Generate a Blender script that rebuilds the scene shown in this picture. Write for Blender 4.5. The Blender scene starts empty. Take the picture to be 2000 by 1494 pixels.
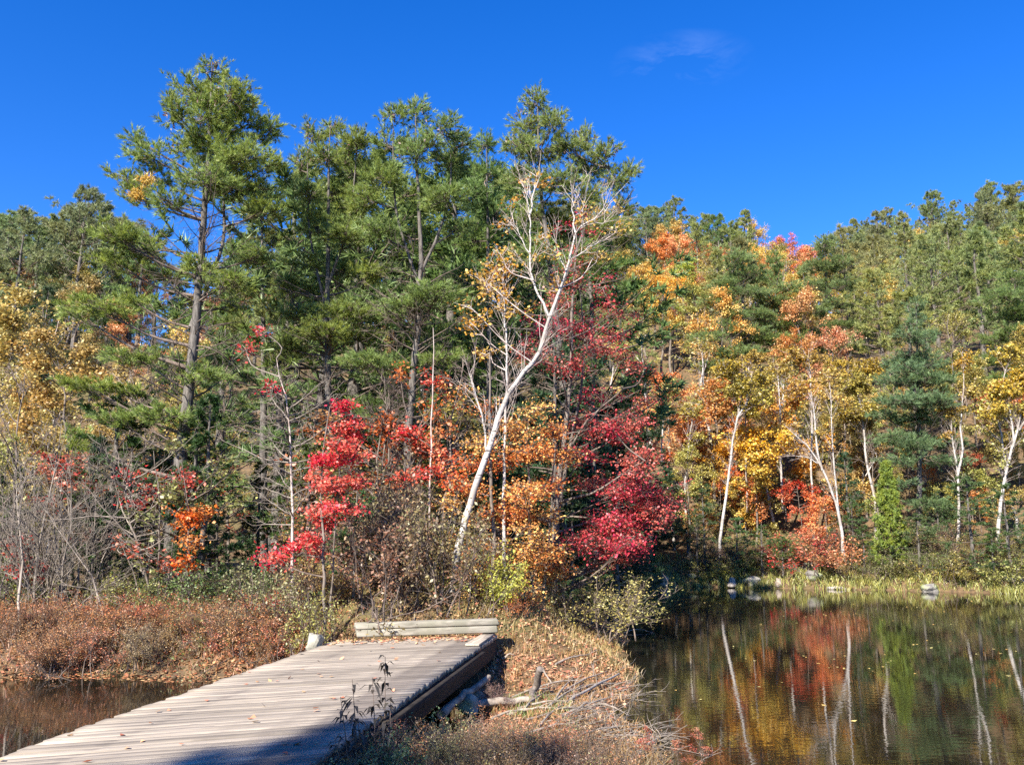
import bpy, math
import numpy as np
from mathutils import Vector

# ------------------------------------------------------------------ camera, sky, sun, exposure
scene = bpy.context.scene
C = scene.collection
R = math.radians
FPX, CXP, CYP = 1732.0, 1000.0, 747.0          # focal length and centre in photo pixels (2000 x 1494)
PITCH = math.atan((1058 - 747) / FPX)
EYE = np.array([0.0, 0.0, 2.3])
cam_d = bpy.data.cameras.new('camera'); cam = bpy.data.objects.new('camera', cam_d); C.objects.link(cam)
cam_d.sensor_width = 36.0; cam_d.lens = 36.0 * FPX / 2000.0; cam_d.clip_start = 0.1; cam_d.clip_end = 5000
cam.location = EYE; cam.rotation_euler = (math.pi / 2 + PITCH, 0, 0); scene.camera = cam

SUN_DIR = np.array([-0.50, -0.866, 0.0]); SUN_EL = R(36)
world = bpy.data.worlds.new('World'); scene.world = world; world.use_nodes = True
nt = world.node_tree; nt.nodes.clear()
sky = nt.nodes.new('ShaderNodeTexSky'); sky.sky_type = 'NISHITA'; sky.sun_disc = False
sky.sun_elevation = SUN_EL; sky.sun_rotation = math.atan2(SUN_DIR[0], SUN_DIR[1])
sky.air_density = 0.9; sky.dust_density = 0.0; sky.ozone_density = 4.0; sky.altitude = 400
bgn = nt.nodes.new('ShaderNodeBackground'); bgn.inputs['Strength'].default_value = 0.094
hs = nt.nodes.new('ShaderNodeHueSaturation'); hs.inputs['Saturation'].default_value = 1.33; hs.inputs['Hue'].default_value = 0.516
outw = nt.nodes.new('ShaderNodeOutputWorld')
# one wisp of thin cloud, fixed in the sky
tc = nt.nodes.new('ShaderNodeTexCoord')
def ray(px, py):
    yr = -(py - CYP) / FPX; xr = (px - CXP) / FPX
    return np.array([xr, math.cos(PITCH) - math.sin(PITCH) * yr, math.sin(PITCH) + math.cos(PITCH) * yr])
cd = ray(1330, 122); cd /= np.linalg.norm(cd)
mp = nt.nodes.new('ShaderNodeMapping'); mp.vector_type = 'POINT'
mp.inputs['Location'].default_value = (-cd[0] * 13, -cd[1] * 13, -cd[2] * 34); mp.inputs['Scale'].default_value = (13, 13, 34)
gr = nt.nodes.new('ShaderNodeTexGradient'); gr.gradient_type = 'SPHERICAL'
nz = nt.nodes.new('ShaderNodeTexNoise'); nz.inputs['Scale'].default_value = 9; nz.inputs['Detail'].default_value = 8; nz.inputs['Roughness'].default_value = 0.62; nz.inputs['Distortion'].default_value = 0.6
mm = nt.nodes.new('ShaderNodeMath'); mm.operation = 'MULTIPLY'
m2 = nt.nodes.new('ShaderNodeMath'); m2.operation = 'MULTIPLY'; m2.inputs[1].default_value = 0.10
mx = nt.nodes.new('ShaderNodeMix'); mx.data_type = 'RGBA'; mx.inputs[7].default_value = (6.5, 7.5, 8.8, 1)
L = nt.links.new
L(tc.outputs['Generated'], mp.inputs['Vector']); L(mp.outputs[0], gr.inputs[0]); 
nm = nt.nodes.new('ShaderNodeMapping'); nm.inputs['Scale'].default_value = (1, 1, 3.0)
nr = nt.nodes.new('ShaderNodeMapRange'); nr.inputs['From Min'].default_value = 0.46; nr.inputs['From Max'].default_value = 0.72
L(tc.outputs['Generated'], nm.inputs[0]); L(nm.outputs[0], nz.inputs['Vector']); L(nz.outputs['Fac'], nr.inputs['Value'])
L(gr.outputs['Fac'], mm.inputs[0]); L(nr.outputs[0], mm.inputs[1]); L(mm.outputs[0], m2.inputs[0])
L(sky.outputs[0], hs.inputs['Color']); L(hs.outputs[0], mx.inputs[6]); L(m2.outputs[0], mx.inputs[0])
L(mx.outputs[2], bgn.inputs['Color']); L(bgn.outputs[0], outw.inputs[0])

sun_d = bpy.data.lights.new('sun', 'SUN'); sun_d.energy = 5.0; sun_d.angle = R(0.5); sun_d.color = (1.0, 0.92, 0.80)
sun = bpy.data.objects.new('sun', sun_d); C.objects.link(sun)
sv = Vector((SUN_DIR[0] * math.cos(SUN_EL), SUN_DIR[1] * math.cos(SUN_EL), math.sin(SUN_EL)))
sun.rotation_euler = sv.to_track_quat('Z', 'Y').to_euler()
vs = scene.view_settings; vs.view_transform = 'Standard'; vs.look = 'None'; vs.exposure = 1.58; vs.gamma = 1.0
vs.use_curve_mapping = False
cy = scene.cycles
cy.max_bounces = 4; cy.diffuse_bounces = 2; cy.glossy_bounces = 2; cy.transmission_bounces = 4; cy.transparent_max_bounces = 4
cy.caustics_reflective = False; cy.caustics_refractive = False
cy.use_denoising = False
cy.sample_clamp_indirect = 4

rng = np.random.default_rng(7)

# ------------------------------------------------------------------ helpers
def at(px, py, Y):
    d = ray(px, py); return EYE + d * (Y / d[1])
def proj(p):
    p = np.asarray(p, float) - EYE
    zc = p[..., 1] * math.cos(PITCH) + p[..., 2] * math.sin(PITCH)
    yc = -p[..., 1] * math.sin(PITCH) + p[..., 2] * math.cos(PITCH)
    return CXP + FPX * p[..., 0] / zc, CYP - FPX * yc / zc
def nrm(v): return v / np.maximum(np.linalg.norm(v, axis=-1, keepdims=True), 1e-9)

class G:
    """collects vertices and faces of one face size, then links ONE mesh object"""
    def __init__(s): s.v = []; s.f = []; s.a = []; s.n = 0
    def add(s, V, F, a=None):
        if len(V) == 0: return
        s.v.append(V); s.f.append(F + s.n); s.n += len(V)
        s.a.append(np.full(len(F), 0.5) if a is None else a)
    def arrays(s): return np.concatenate(s.v), np.concatenate(s.f), np.concatenate(s.a)
def mesh(name, V, F, mat, a=None, smooth=False):
    me = bpy.data.meshes.new(name); k = F.shape[1]
    me.vertices.add(len(V)); me.vertices.foreach_set('co', np.ascontiguousarray(V, np.float32).ravel())
    me.loops.add(F.size); me.loops.foreach_set('vertex_index', np.ascontiguousarray(F, np.int32).ravel())
    me.polygons.add(len(F)); me.polygons.foreach_set('loop_start', np.arange(0, F.size, k, dtype=np.int32))
    if smooth: me.polygons.foreach_set('use_smooth', np.ones(len(F), bool))
    me.update(calc_edges=True)
    if a is not None:
        at_ = me.attributes.new('lv', 'FLOAT', 'FACE'); at_.data.foreach_set('value', np.ascontiguousarray(a, np.float32))
    if mat: me.materials.append(mat)
    return me
def link(name, me, parent=None, loc=None, color=None):
    o = bpy.data.objects.new(name, me); C.objects.link(o)
    if parent: o.parent = parent
    if loc is not None: o.location = loc
    if color is not None: o.color = (*color, 1)
    return o
def gobj(name, g, mat, parent=None, loc=None, color=None, smooth=False, off=None):
    V, F, a = g.arrays()
    if off is not None: V = V - off
    return link(name, mesh(name, V, F, mat, a, smooth), parent, loc, color)
def tag(o, label=None, cat=None, group=None, kind=None):
    if label: o['label'] = label
    if cat: o['category'] = cat
    if group: o['group'] = group
    if kind: o['kind'] = kind
    return o
def empty(name, loc, label, cat, group=None, rz=0, sc=1):
    o = bpy.data.objects.new(name, None); C.objects.link(o); o.location = loc
    o.rotation_euler = (0, 0, rz); o.scale = (sc,) * 3 if np.isscalar(sc) else sc
    o.empty_display_size = 0.2
    return tag(o, label, cat, group)

def tubes(P, r0, r1, sides=3):
    """P (B,n,3) polylines -> quads"""
    P = np.asarray(P, float); B, n, _ = P.shape
    r0 = np.broadcast_to(r0, (B,)); r1 = np.broadcast_to(r1, (B,))
    T = np.empty_like(P); T[:, 1:-1] = P[:, 2:] - P[:, :-2]; T[:, 0] = P[:, 1] - P[:, 0]; T[:, -1] = P[:, -1] - P[:, -2]
    T = nrm(T)
    ref = np.where(np.abs(T[:, :1, 2:3]) > 0.8, np.array([1.0, 0, 0]), np.array([0, 0, 1.0]))
    ref = np.broadcast_to(ref, T.shape)
    U = nrm(np.cross(T, ref)); W = np.cross(T, U)
    t = np.linspace(0, 1, n)[None, :, None]
    rad = r0[:, None, None] * (1 - t) + r1[:, None, None] * t
    an = np.arange(sides) / sides * 2 * np.pi
    ring = P[:, :, None] + rad[:, :, None] * (U[:, :, None] * np.cos(an)[None, None, :, None] + W[:, :, None] * np.sin(an)[None, None, :, None])
    V = ring.reshape(-1, 3)
    i = np.arange(n - 1)[:, None]; j = np.arange(sides)[None]
    f = np.stack([i * sides + j, i * sides + (j + 1) % sides, (i + 1) * sides + (j + 1) % sides, (i + 1) * sides + j], -1).reshape(-1, 4)
    F = (f[None] + (np.arange(B) * n * sides)[:, None, None]).reshape(-1, 4)
    return V, F
def stem_tube(pts, rad, sides=8):
    """one polyline with a radius at each point, closed tip"""
    P = np.asarray(pts, float); n = len(P); rad = np.asarray(rad, float)
    T = np.empty_like(P); T[1:-1] = P[2:] - P[:-2]; T[0] = P[1] - P[0]; T[-1] = P[-1] - P[-2]; T = nrm(T)
    U = nrm(np.cross(T, np.array([0.1, 1.0, 0.05]))); W = np.cross(T, U)
    an = np.arange(sides) / sides * 2 * np.pi
    V = (P[:, None] + rad[:, None, None] * (U[:, None] * np.cos(an)[None, :, None] + W[:, None] * np.sin(an)[None, :, None])).reshape(-1, 3)
    i = np.arange(n - 1)[:, None]; j = np.arange(sides)[None]
    F = np.stack([i * sides + j, i * sides + (j + 1) % sides, (i + 1) * sides + (j + 1) % sides, (i + 1) * sides + j], -1).reshape(-1, 4)
    return V, F
def smooth_line(pts, n):
    P = np.asarray(pts, float); k = len(P)
    s = np.concatenate([[0], np.cumsum(np.linalg.norm(np.diff(P, axis=0), axis=1))]); s /= s[-1]
    E = np.concatenate([[2 * P[0] - P[1]], P, [2 * P[-1] - P[-2]]])
    out = []
    for u in np.linspace(0, 1, n):
        i = min(max(np.searchsorted(s, u, 'right') - 1, 0), k - 2)
        t = (u - s[i]) / max(s[i + 1] - s[i], 1e-9)
        p0, p1, p2, p3 = E[i], E[i + 1], E[i + 2], E[i + 3]
        out.append(0.5 * (2 * p1 + (p2 - p0) * t + (2 * p0 - 5 * p1 + 4 * p2 - p3) * t * t + (3 * p1 - p0 - 3 * p2 + p3) * t ** 3))
    return np.array(out)
def kids(P, per, t0, t1, length, ang, up=0.0, jit=0.15, npts=4, flat=1.0, grav=0.0, plen=None):
    """child polylines growing off parents P (B,n,3); returns (Q, t, parent index)"""
    B, n, _ = P.shape; idx = np.repeat(np.arange(B), per); N = len(idx)
    t = rng.uniform(t0, t1, N); x = t * (n - 1); i = np.minimum(x.astype(int), n - 2); fr = (x - i)[:, None]
    A = P[idx, i]; Bp = P[idx, i + 1]; pos = A * (1 - fr) + Bp * fr; T = nrm(Bp - A)
    rv = rng.normal(size=(N, 3)); rv[:, 2] *= flat
    perp = nrm(rv - T * (rv * T).sum(1, keepdims=True))
    a = rng.normal(ang, 0.2, N)[:, None]
    d = T * np.cos(a) + perp * np.sin(a); d[:, 2] = d[:, 2] * (0.35 + 0.65 * flat) + up; d = nrm(d)
    Lc = length(t, idx) if callable(length) else np.full(N, length) * rng.uniform(0.6, 1.25, N)
    pts = [pos]
    for k in range(1, npts):
        d = nrm(d + rng.normal(size=(N, 3)) * jit + np.array([0, 0, grav]))
        pts.append(pts[-1] + d * (Lc / (npts - 1))[:, None])
    return np.stack(pts, 1), t, idx
def along(P, per, t0=0.2, t1=1.0):
    B, n, _ = P.shape; idx = np.repeat(np.arange(B), per); N = len(idx)
    t = rng.uniform(t0, t1, N); x = t * (n - 1); i = np.minimum(x.astype(int), n - 2); fr = (x - i)[:, None]
    A = P[idx, i]; Bp = P[idx, i + 1]
    return A * (1 - fr) + Bp * fr, nrm(Bp - A), idx
def leafquads(pos, size, up=0.6, asp=0.75, var=0.35):
    """folded rhombus leaves"""
    N = len(pos); s = size * rng.uniform(1 - var, 1 + var, N)[:, None]
    nv = rng.normal(size=(N, 3)); nv[:, 2] = np.abs(nv[:, 2]) * (1 + up) + up * 0.4; nv = nrm(nv)
    u = nrm(np.cross(nv, rng.normal(size=(N, 3)))); w = np.cross(nv, u)
    bend = nv * s * rng.uniform(-0.22, 0.1, N)[:, None]
    V = np.stack([pos - u * s * 0.5, pos + w * s * 0.5 * asp + bend, pos + u * s * 0.5, pos - w * s * 0.5 * asp + bend], 1).reshape(-1, 3)
    F = np.arange(4 * N).reshape(N, 4)
    return V, F
def blades(pos, dirs, nb, ln, wd, spread=0.55, lift=0.25):
    """needle tufts: nb thin triangles from each position"""
    N = len(pos); p = np.repeat(pos, nb, 0); d = np.repeat(dirs, nb, 0); M = len(p)
    d = nrm(d * 0.6 + rng.normal(size=(M, 3)) * spread + np.array([0, 0, lift]))
    l = ln * rng.uniform(0.6, 1.2, M)[:, None]
    w = nrm(np.cross(d, rng.normal(size=(M, 3)))) * wd * 0.5
    V = np.stack([p - w, p + w, p + d * l], 1).reshape(-1, 3)
    return V, np.arange(3 * M).reshape(M, 3)

# ------------------------------------------------------------------ materials
def newmat(name):
    m = bpy.data.materials.new(name); m.use_nodes = True; m.node_tree.nodes.clear(); return m, m.node_tree.nodes, m.node_tree.links.new
def leafmat(name, hv, vv, sv=0.25, trans=0.35, rough=0.55, spec=0.25, shift=0.0):
    m, N, K = newmat(name)
    oi = N.new('ShaderNodeObjectInfo'); at_ = N.new('ShaderNodeAttribute'); at_.attribute_name = 'lv'
    h = N.new('ShaderNodeHueSaturation')
    def lin(a, b):   # a + b*lv
        q = N.new('ShaderNodeMath'); q.operation = 'MULTIPLY_ADD'; K(at_.outputs['Fac'], q.inputs[0]); q.inputs[1].default_value = b; q.inputs[2].default_value = a; return q
    # second random from lv so that hue, value and saturation are not locked together
    fr = N.new('ShaderNodeMath'); fr.operation = 'MULTIPLY'; fr.inputs[1].default_value = 17.31; K(at_.outputs['Fac'], fr.inputs[0])
    f2 = N.new('ShaderNodeMath'); f2.operation = 'FRACT'; K(fr.outputs[0], f2.inputs[0])
    hq = lin(0.5 - hv / 2 + shift, hv); K(hq.outputs[0], h.inputs['Hue'])
    vq = N.new('ShaderNodeMath'); vq.operation = 'MULTIPLY_ADD'; K(f2.outputs[0], vq.inputs[0]); vq.inputs[1].default_value = vv; vq.inputs[2].default_value = 1 - vv / 2
    K(vq.outputs[0], h.inputs['Value']); h.inputs['Saturation'].default_value = 1.0
    sq = lin(1 + sv / 2, -sv); K(sq.outputs[0], h.inputs['Saturation'])
    K(oi.outputs['Color'], h.inputs['Color'])
    df = N.new('ShaderNodeBsdfDiffuse'); tr = N.new('ShaderNodeBsdfTranslucent'); gl = N.new('ShaderNodeBsdfGlossy'); gl.inputs['Roughness'].default_value = rough
    gl.inputs['Color'].default_value = (1, 1, 1, 1)
    K(h.outputs[0], df.inputs[0]); K(h.outputs[0], tr.inputs[0])
    a = N.new('ShaderNodeMixShader'); a.inputs[0].default_value = trans; K(df.outputs[0], a.inputs[1]); K(tr.outputs[0], a.inputs[2])
    b = N.new('ShaderNodeMixShader'); b.inputs[0].default_value = spec * 0.2; K(a.outputs[0], b.inputs[1]); K(gl.outputs[0], b.inputs[2])
    o = N.new('ShaderNodeOutputMaterial'); K(b.outputs[0], o.inputs[0]); return m
M_LEAF = leafmat('broad_leaf', 0.055, 0.75)
M_LEAFV = leafmat('mixed_maple_leaf', 0.10, 0.8, shift=0.018)
M_LEAFN = leafmat('broad_leaf_even', 0.025, 0.6)
M_NEEDLE = leafmat('needle', 0.05, 0.7, trans=0.42, spec=0.12, rough=0.5)
M_GRASS = leafmat('dry_grass', 0.06, 0.8, trans=0.3)
M_LITTER = leafmat('fallen_leaf', 0.06, 0.9, trans=0.1)

def noisemat(name, c1, c2, scale=(1, 1, 1), nscale=6, detail=6, rough=0.85, bump=0.3, bdist=0.02, lo=0.35, hi=0.65, c3=None, n3=1.2, coord='Object', lvmix=0, objrand=0):
    m, N, K = newmat(name)
    t = N.new('ShaderNodeTexCoord'); mpn = N.new('ShaderNodeMapping'); mpn.inputs['Scale'].default_value = scale
    K(t.outputs[coord], mpn.inputs[0])
    if objrand:
        oi = N.new('ShaderNodeObjectInfo'); mu = N.new('ShaderNodeMath'); mu.operation = 'MULTIPLY'; mu.inputs[1].default_value = objrand; K(oi.outputs['Random'], mu.inputs[0]); K(mu.outputs[0], mpn.inputs['Location'])
    n1 = N.new('ShaderNodeTexNoise'); n1.inputs['Scale'].default_value = nscale; n1.inputs['Detail'].default_value = detail; n1.inputs['Roughness'].default_value = 0.65
    K(mpn.outputs[0], n1.inputs['Vector'])
    cr = N.new('ShaderNodeValToRGB'); cr.color_ramp.elements[0].position = lo; cr.color_ramp.elements[1].position = hi
    cr.color_ramp.elements[0].color = (*c1, 1); cr.color_ramp.elements[1].color = (*c2, 1); K(n1.outputs['Fac'], cr.inputs[0])
    col = cr.outputs[0]
    if c3:
        n2 = N.new('ShaderNodeTexNoise'); n2.inputs['Scale'].default_value = n3; n2.inputs['Detail'].default_value = 4; K(t.outputs[coord], n2.inputs['Vector'])
        r2 = N.new('ShaderNodeValToRGB'); r2.color_ramp.elements[0].position = 0.5; r2.color_ramp.elements[1].position = 0.62; K(n2.outputs['Fac'], r2.inputs[0])
        mixn = N.new('ShaderNodeMix'); mixn.data_type = 'RGBA'; K(r2.outputs[0], mixn.inputs[0]); K(col, mixn.inputs[6]); mixn.inputs[7].default_value = (*c3, 1); col = mixn.outputs[2]
    if objrand:
        hsn = N.new('ShaderNodeHueSaturation'); q = N.new('ShaderNodeMath'); q.operation = 'MULTIPLY_ADD'; q.inputs[1].default_value = 0.40; q.inputs[2].default_value = 0.80
        K(oi.outputs['Random'], q.inputs[0]); K(q.outputs[0], hsn.inputs['Value']); K(col, hsn.inputs['Color']); col = hsn.outputs[0]
    p = N.new('ShaderNodeBsdfPrincipled'); p.inputs['Roughness'].default_value = rough; p.inputs['Specular IOR Level'].default_value = 0.25
    K(col, p.inputs['Base Color'])
    if bump:
        b = N.new('ShaderNodeBump'); b.inputs['Strength'].default_value = bump; b.inputs['Distance'].default_value = bdist; K(n1.outputs['Fac'], b.inputs['Height']); K(b.outputs[0], p.inputs['Normal'])
    o = N.new('ShaderNodeOutputMaterial'); K(p.outputs[0], o.inputs[0]); return m
M_BARK = noisemat('pine_bark', (0.042, 0.037, 0.033), (0.165, 0.15, 0.135), scale=(6, 6, 1.2), nscale=4, bump=0.6, bdist=0.03)
M_BARK2 = noisemat('grey_bark', (0.07, 0.056, 0.046), (0.22, 0.185, 0.155), scale=(4, 4, 1.0), nscale=5, bump=0.4)
M_TWIG = noisemat('twig_bark', (0.07, 0.052, 0.042), (0.19, 0.15, 0.125), nscale=3, bump=0)
M_TWIGG = noisemat('grey_twig', (0.11, 0.092, 0.075), (0.29, 0.25, 0.21), nscale=3, bump=0)
M_BIRCH = noisemat('birch_bark', (0.04, 0.033, 0.03), (0.42, 0.395, 0.37), scale=(1.6, 1.6, 11), nscale=2.4, detail=6, bump=0.2, lo=0.37, hi=0.47, c3=(0.27, 0.24, 0.215), n3=1.3)
M_BIRCHT = noisemat('birch_twig', (0.20, 0.15, 0.13), (0.55, 0.48, 0.44), nscale=3, bump=0)
M_STICK = noisemat('weathered_stick', (0.14, 0.115, 0.092), (0.36, 0.305, 0.25), scale=(3, 3, 3), nscale=3, bump=0.3)
M_ROCK = noisemat('rock', (0.10, 0.095, 0.09), (0.27, 0.255, 0.23), nscale=2.5, bump=0.6, bdist=0.06, c3=(0.22, 0.25, 0.13), n3=2.0)
M_PLANK = noisemat('weathered_plank', (0.16, 0.135, 0.105), (0.40, 0.345, 0.275), scale=(0.55, 16, 16), nscale=1.9, detail=10, bump=0.5, bdist=0.010, lo=0.32, hi=0.66, rough=0.8, objrand=37.0, c3=(0.17, 0.145, 0.12), n3=1.6)
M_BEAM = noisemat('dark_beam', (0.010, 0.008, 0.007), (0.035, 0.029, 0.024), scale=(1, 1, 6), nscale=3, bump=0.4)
M_TIMBER = noisemat('lichen_timber', (0.15, 0.14, 0.11), (0.36, 0.33, 0.27), scale=(1.2, 8, 8), nscale=1.7, bump=0.4, bdist=0.015, c3=(0.20, 0.19, 0.145), n3=2.5)
M_GROUND = noisemat('forest_floor', (0.055, 0.04, 0.024), (0.18, 0.115, 0.06), nscale=5, detail=8, bump=0.6, bdist=0.05, c3=(0.10, 0.085, 0.035), n3=0.35, coord='Object')

def water_material():
    m, N, K = newmat('pond_water')
    p = N.new('ShaderNodeBsdfPrincipled'); p.inputs['Base Color'].default_value = (0.012, 0.010, 0.006, 1)
    p.inputs['Roughness'].default_value = 0.0; p.inputs['IOR'].default_value = 1.85
    t = N.new('ShaderNodeTexCoord'); mpn = N.new('ShaderNodeMapping'); mpn.inputs['Scale'].default_value = (0.7, 1.6, 1); K(t.outputs['Object'], mpn.inputs[0])
    n1 = N.new('ShaderNodeTexNoise'); n1.inputs['Scale'].default_value = 5.0; n1.inputs['Detail'].default_value = 3; K(mpn.outputs[0], n1.inputs['Vector'])
    n2 = N.new('ShaderNodeTexNoise'); n2.inputs['Scale'].default_value = 0.25; n2.inputs['Detail'].default_value = 2; K(mpn.outputs[0], n2.inputs['Vector'])
    r = N.new('ShaderNodeMapRange'); r.inputs['From Min'].default_value = 0.35; r.inputs['From Max'].default_value = 0.7; r.inputs['To Min'].default_value = 0.25; r.inputs['To Max'].default_value = 1.0
    K(n2.outputs['Fac'], r.inputs['Value'])
    q = N.new('ShaderNodeMath'); q.operation = 'MULTIPLY'; K(n1.outputs['Fac'], q.inputs[0]); K(r.outputs[0], q.inputs[1])
    b = N.new('ShaderNodeBump'); b.inputs['Strength'].default_value = 0.09; b.inputs['Distance'].default_value = 0.02; K(q.outputs[0], b.inputs['Height']); K(b.outputs[0], p.inputs['Normal'])
    o = N.new('ShaderNodeOutputMaterial'); K(p.outputs[0], o.inputs[0]); return m
M_WATER = water_material()

# ------------------------------------------------------------------ terrain
POND = np.array([(1.5, -12), (1.0, 4), (1.08, 8), (1.5, 12), (2.0, 16), (2.5, 20), (2.8, 23), (2.6, 27), (3.0, 36), (4.0, 45.5), (8.8, 47.5), (12, 46.2), (17, 44.5), (24.5, 40), (33, 35), (60, 24), (90, -40), (20, -60)], float)
STREAM = np.array([(-90, 24), (-30, 17.6), (-14, 16.2), (-9.2, 16.0), (-6.2, 16.3), (-4.4, 15.9), (-3.2, 15.0), (-1.0, 14.6), (-0.35, 13.6), (-0.2, 12.4), (-0.55, 10.4), (-1.25, 8.5), (-2.4, 6.4), (-4.5, 3.6), (-20, 2.0), (-90, 0)], float)
def poly_sd(poly, x, y):
    """distance to polygon outline, negative inside"""
    d = np.full(x.shape, 1e9); ins = np.zeros(x.shape, bool); n = len(poly)
    for i in range(n):
        a = poly[i]; b = poly[(i + 1) % n]; e = b - a
        t = np.clip(((x - a[0]) * e[0] + (y - a[1]) * e[1]) / (e @ e), 0, 1)
        d = np.minimum(d, np.hypot(x - a[0] - t * e[0], y - a[1] - t * e[1]))
        c = ((a[1] > y) != (b[1] > y)) & (x < e[0] * (y - a[1]) / (e[1] if e[1] != 0 else 1e-9) + a[0]); ins ^= c
    return np.where(ins, -d, d)
def sst(a, b, x):
    t = np.clip((x - a) / (b - a), 0, 1); return t * t * (3 - 2 * t)
def wob(x, y):
    return (np.sin(x * 0.9 + 1.3 * np.sin(y * 0.5)) * np.cos(y * 0.8 + 0.7 * np.sin(x * 0.6)))
def shore(x, y):
    w = 0.22 * np.sin(x * 1.7 + np.sin(y * 1.1) * 1.5) + 0.15 * np.sin(y * 2.3 + x * 0.7) + 0.08 * np.sin(x * 5.1 + y * 3.7)
    return np.minimum(poly_sd(POND, x, y), poly_sd(STREAM, x, y)) + w * np.clip(0.3 + y / 40, 0.3, 1.2)
def terr(x, y):
    x = np.asarray(x, float); y = np.asarray(y, float)
    s = shore(x, y)
    marsh = sst(-1.2, -0.2, x) * (1 - sst(13.5, 17.0, y)) * sst(6.0, 9.5, y)
    A = 0.62 * (1 - marsh) + 0.14 * marsh
    sp = np.maximum(s, 0)
    h = np.where(s > 0, A * (1 - np.exp(-sp / (1.0 + 0.5 * marsh))), np.maximum(-1.2, 0.45 * s))
    land = sst(0, 3, s)
    h = h + land * (0.40 * np.clip(y - 16.1, 0, 2.2) * sst(3.0, 1.4, np.abs(x + 1.3)) * (1 - 0.6 * sst(24, 34, y)) + 0.035 * np.clip(y - 20, 0, 30))
    ridge = 27 + 17 * sst(-12, 30, x) - 6 * np.exp(-((x - 42) / 9) ** 2) + 3.0 * np.sin(x * 0.07 + 1.0) + 1.6 * np.sin(x * 0.21)
    u = np.clip(np.where(x > 8, np.minimum(sp - 1.5, y - 30), y - 47), 0, None)
    up = (0.57 - 0.13 * sst(6, 40, x)) * u * sst(0, 12, u)
    k = 5.0
    hill = -k * np.log(np.exp(-up / k) + np.exp(-ridge / k)) + k * math.log(1) 
    hill = np.maximum(hill, 0) * sst(22, 40, y)
    far = np.clip(y - 190, 0, None); hill = np.maximum(hill - far * 0.12, np.minimum(hill, 6.0))
    h = h + hill + land * (0.05 * wob(x * 1.3, y * 1.3) + 0.25 * sst(24, 40, y) * wob(x * 0.5, y * 0.5))
    return h
def ghit(px, py, z0=0.0):
    """where the view ray through a photo pixel meets the ground (raised by z0)"""
    d = ray(px, py); d = d / d[1]
    t = np.arange(2.5, 180, 0.03); P = EYE + d[None] * t[:, None]
    below = P[:, 2] <= np.maximum(terr(P[:, 0], P[:, 1]), 0) + z0
    i = np.argmax(below) if below.any() else -1
    return P[i]
def gz(x, y): return float(max(terr(np.array([x]), np.array([y]))[0], 0.0))

def axis(lo, f0, f1, hi, st, g):
    a = list(np.arange(f0, f1 + 1e-6, st)); s = st
    while a[-1] < hi: s = min(s * g, 40); a.append(a[-1] + s)
    s = st; b = []
    q = f0
    while q > lo: s = min(s * g, 40); q -= s; b.append(q)
    return np.array(b[::-1] + a)
xs = axis(-900, -11, 5, 900, 0.21, 1.08); ys = axis(-300, 4, 26, 1500, 0.21, 1.06)
X, Y = np.meshgrid(xs, ys)
Z = terr(X, Y) + 0.02 * np.random.default_rng(3).normal(size=X.shape) * (terr(X, Y) > 0.03)
nx, ny = len(xs), len(ys)
ii, jj = np.meshgrid(np.arange(nx - 1), np.arange(ny - 1)); k0 = (jj * nx + ii).ravel()
tag(link('ground', mesh('ground', np.stack([X, Y, Z], -1).reshape(-1, 3), np.stack([k0, k0 + 1, k0 + nx + 1, k0 + nx], -1), M_GROUND, smooth=True)), kind='structure')
wv = np.array([(-900, -300, 0), (900, -300, 0), (900, 60, 0), (-900, 60, 0)], float)
tag(link('pond_water', mesh('pond_water', wv, np.array([[0, 1, 2, 3]]), M_WATER)), kind='structure')

# ------------------------------------------------------------------ bridge
def onz(px, py, z):
    d = ray(px, py); return EYE + d * ((z - EYE[2]) / d[2])
DECK = 0.70
bl0, bl1 = onz(0, 1476, DECK), onz(652, 1252, DECK)
br0, br1 = onz(742, 1398, DECK), onz(971, 1240, DECK)
dirl = nrm(bl1 - bl0); dirr = nrm(br1 - br0)
def box(g, c, ax, ay, az, hx, hy, hz, jit=0.0, r=None):
    r = r or rng
    s = np.array([(-1, -1, -1), (1, -1, -1), (1, 1, -1), (-1, 1, -1), (-1, -1, 1), (1, -1, 1), (1, 1, 1), (-1, 1, 1)], float)
    if jit: s = s + r.normal(size=s.shape) * jit
    V = c + s[:, :1] * hx * ax + s[:, 1:2] * hy * ay + s[:, 2:] * hz * az
    g.add(V, np.array([(0, 3, 2, 1), (4, 5, 6, 7), (0, 1, 5, 4), (1, 2, 6, 5), (2, 3, 7, 6), (3, 0, 4, 7)]))
def bevel(o, w, seg=1):
    md = o.modifiers.new('bevel', 'BEVEL'); md.width = w; md.segments = seg; md.limit_method = 'ANGLE'
bridge = empty('wooden_bridge', (-2.2, 10.5, 0), 'weathered grey plank footbridge over the stream', 'bridge')
boff = np.array([-2.2, 10.5, 0.0])
NPL = 66; PW = 0.155
up_ = np.array([0, 0, 1.0])
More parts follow.
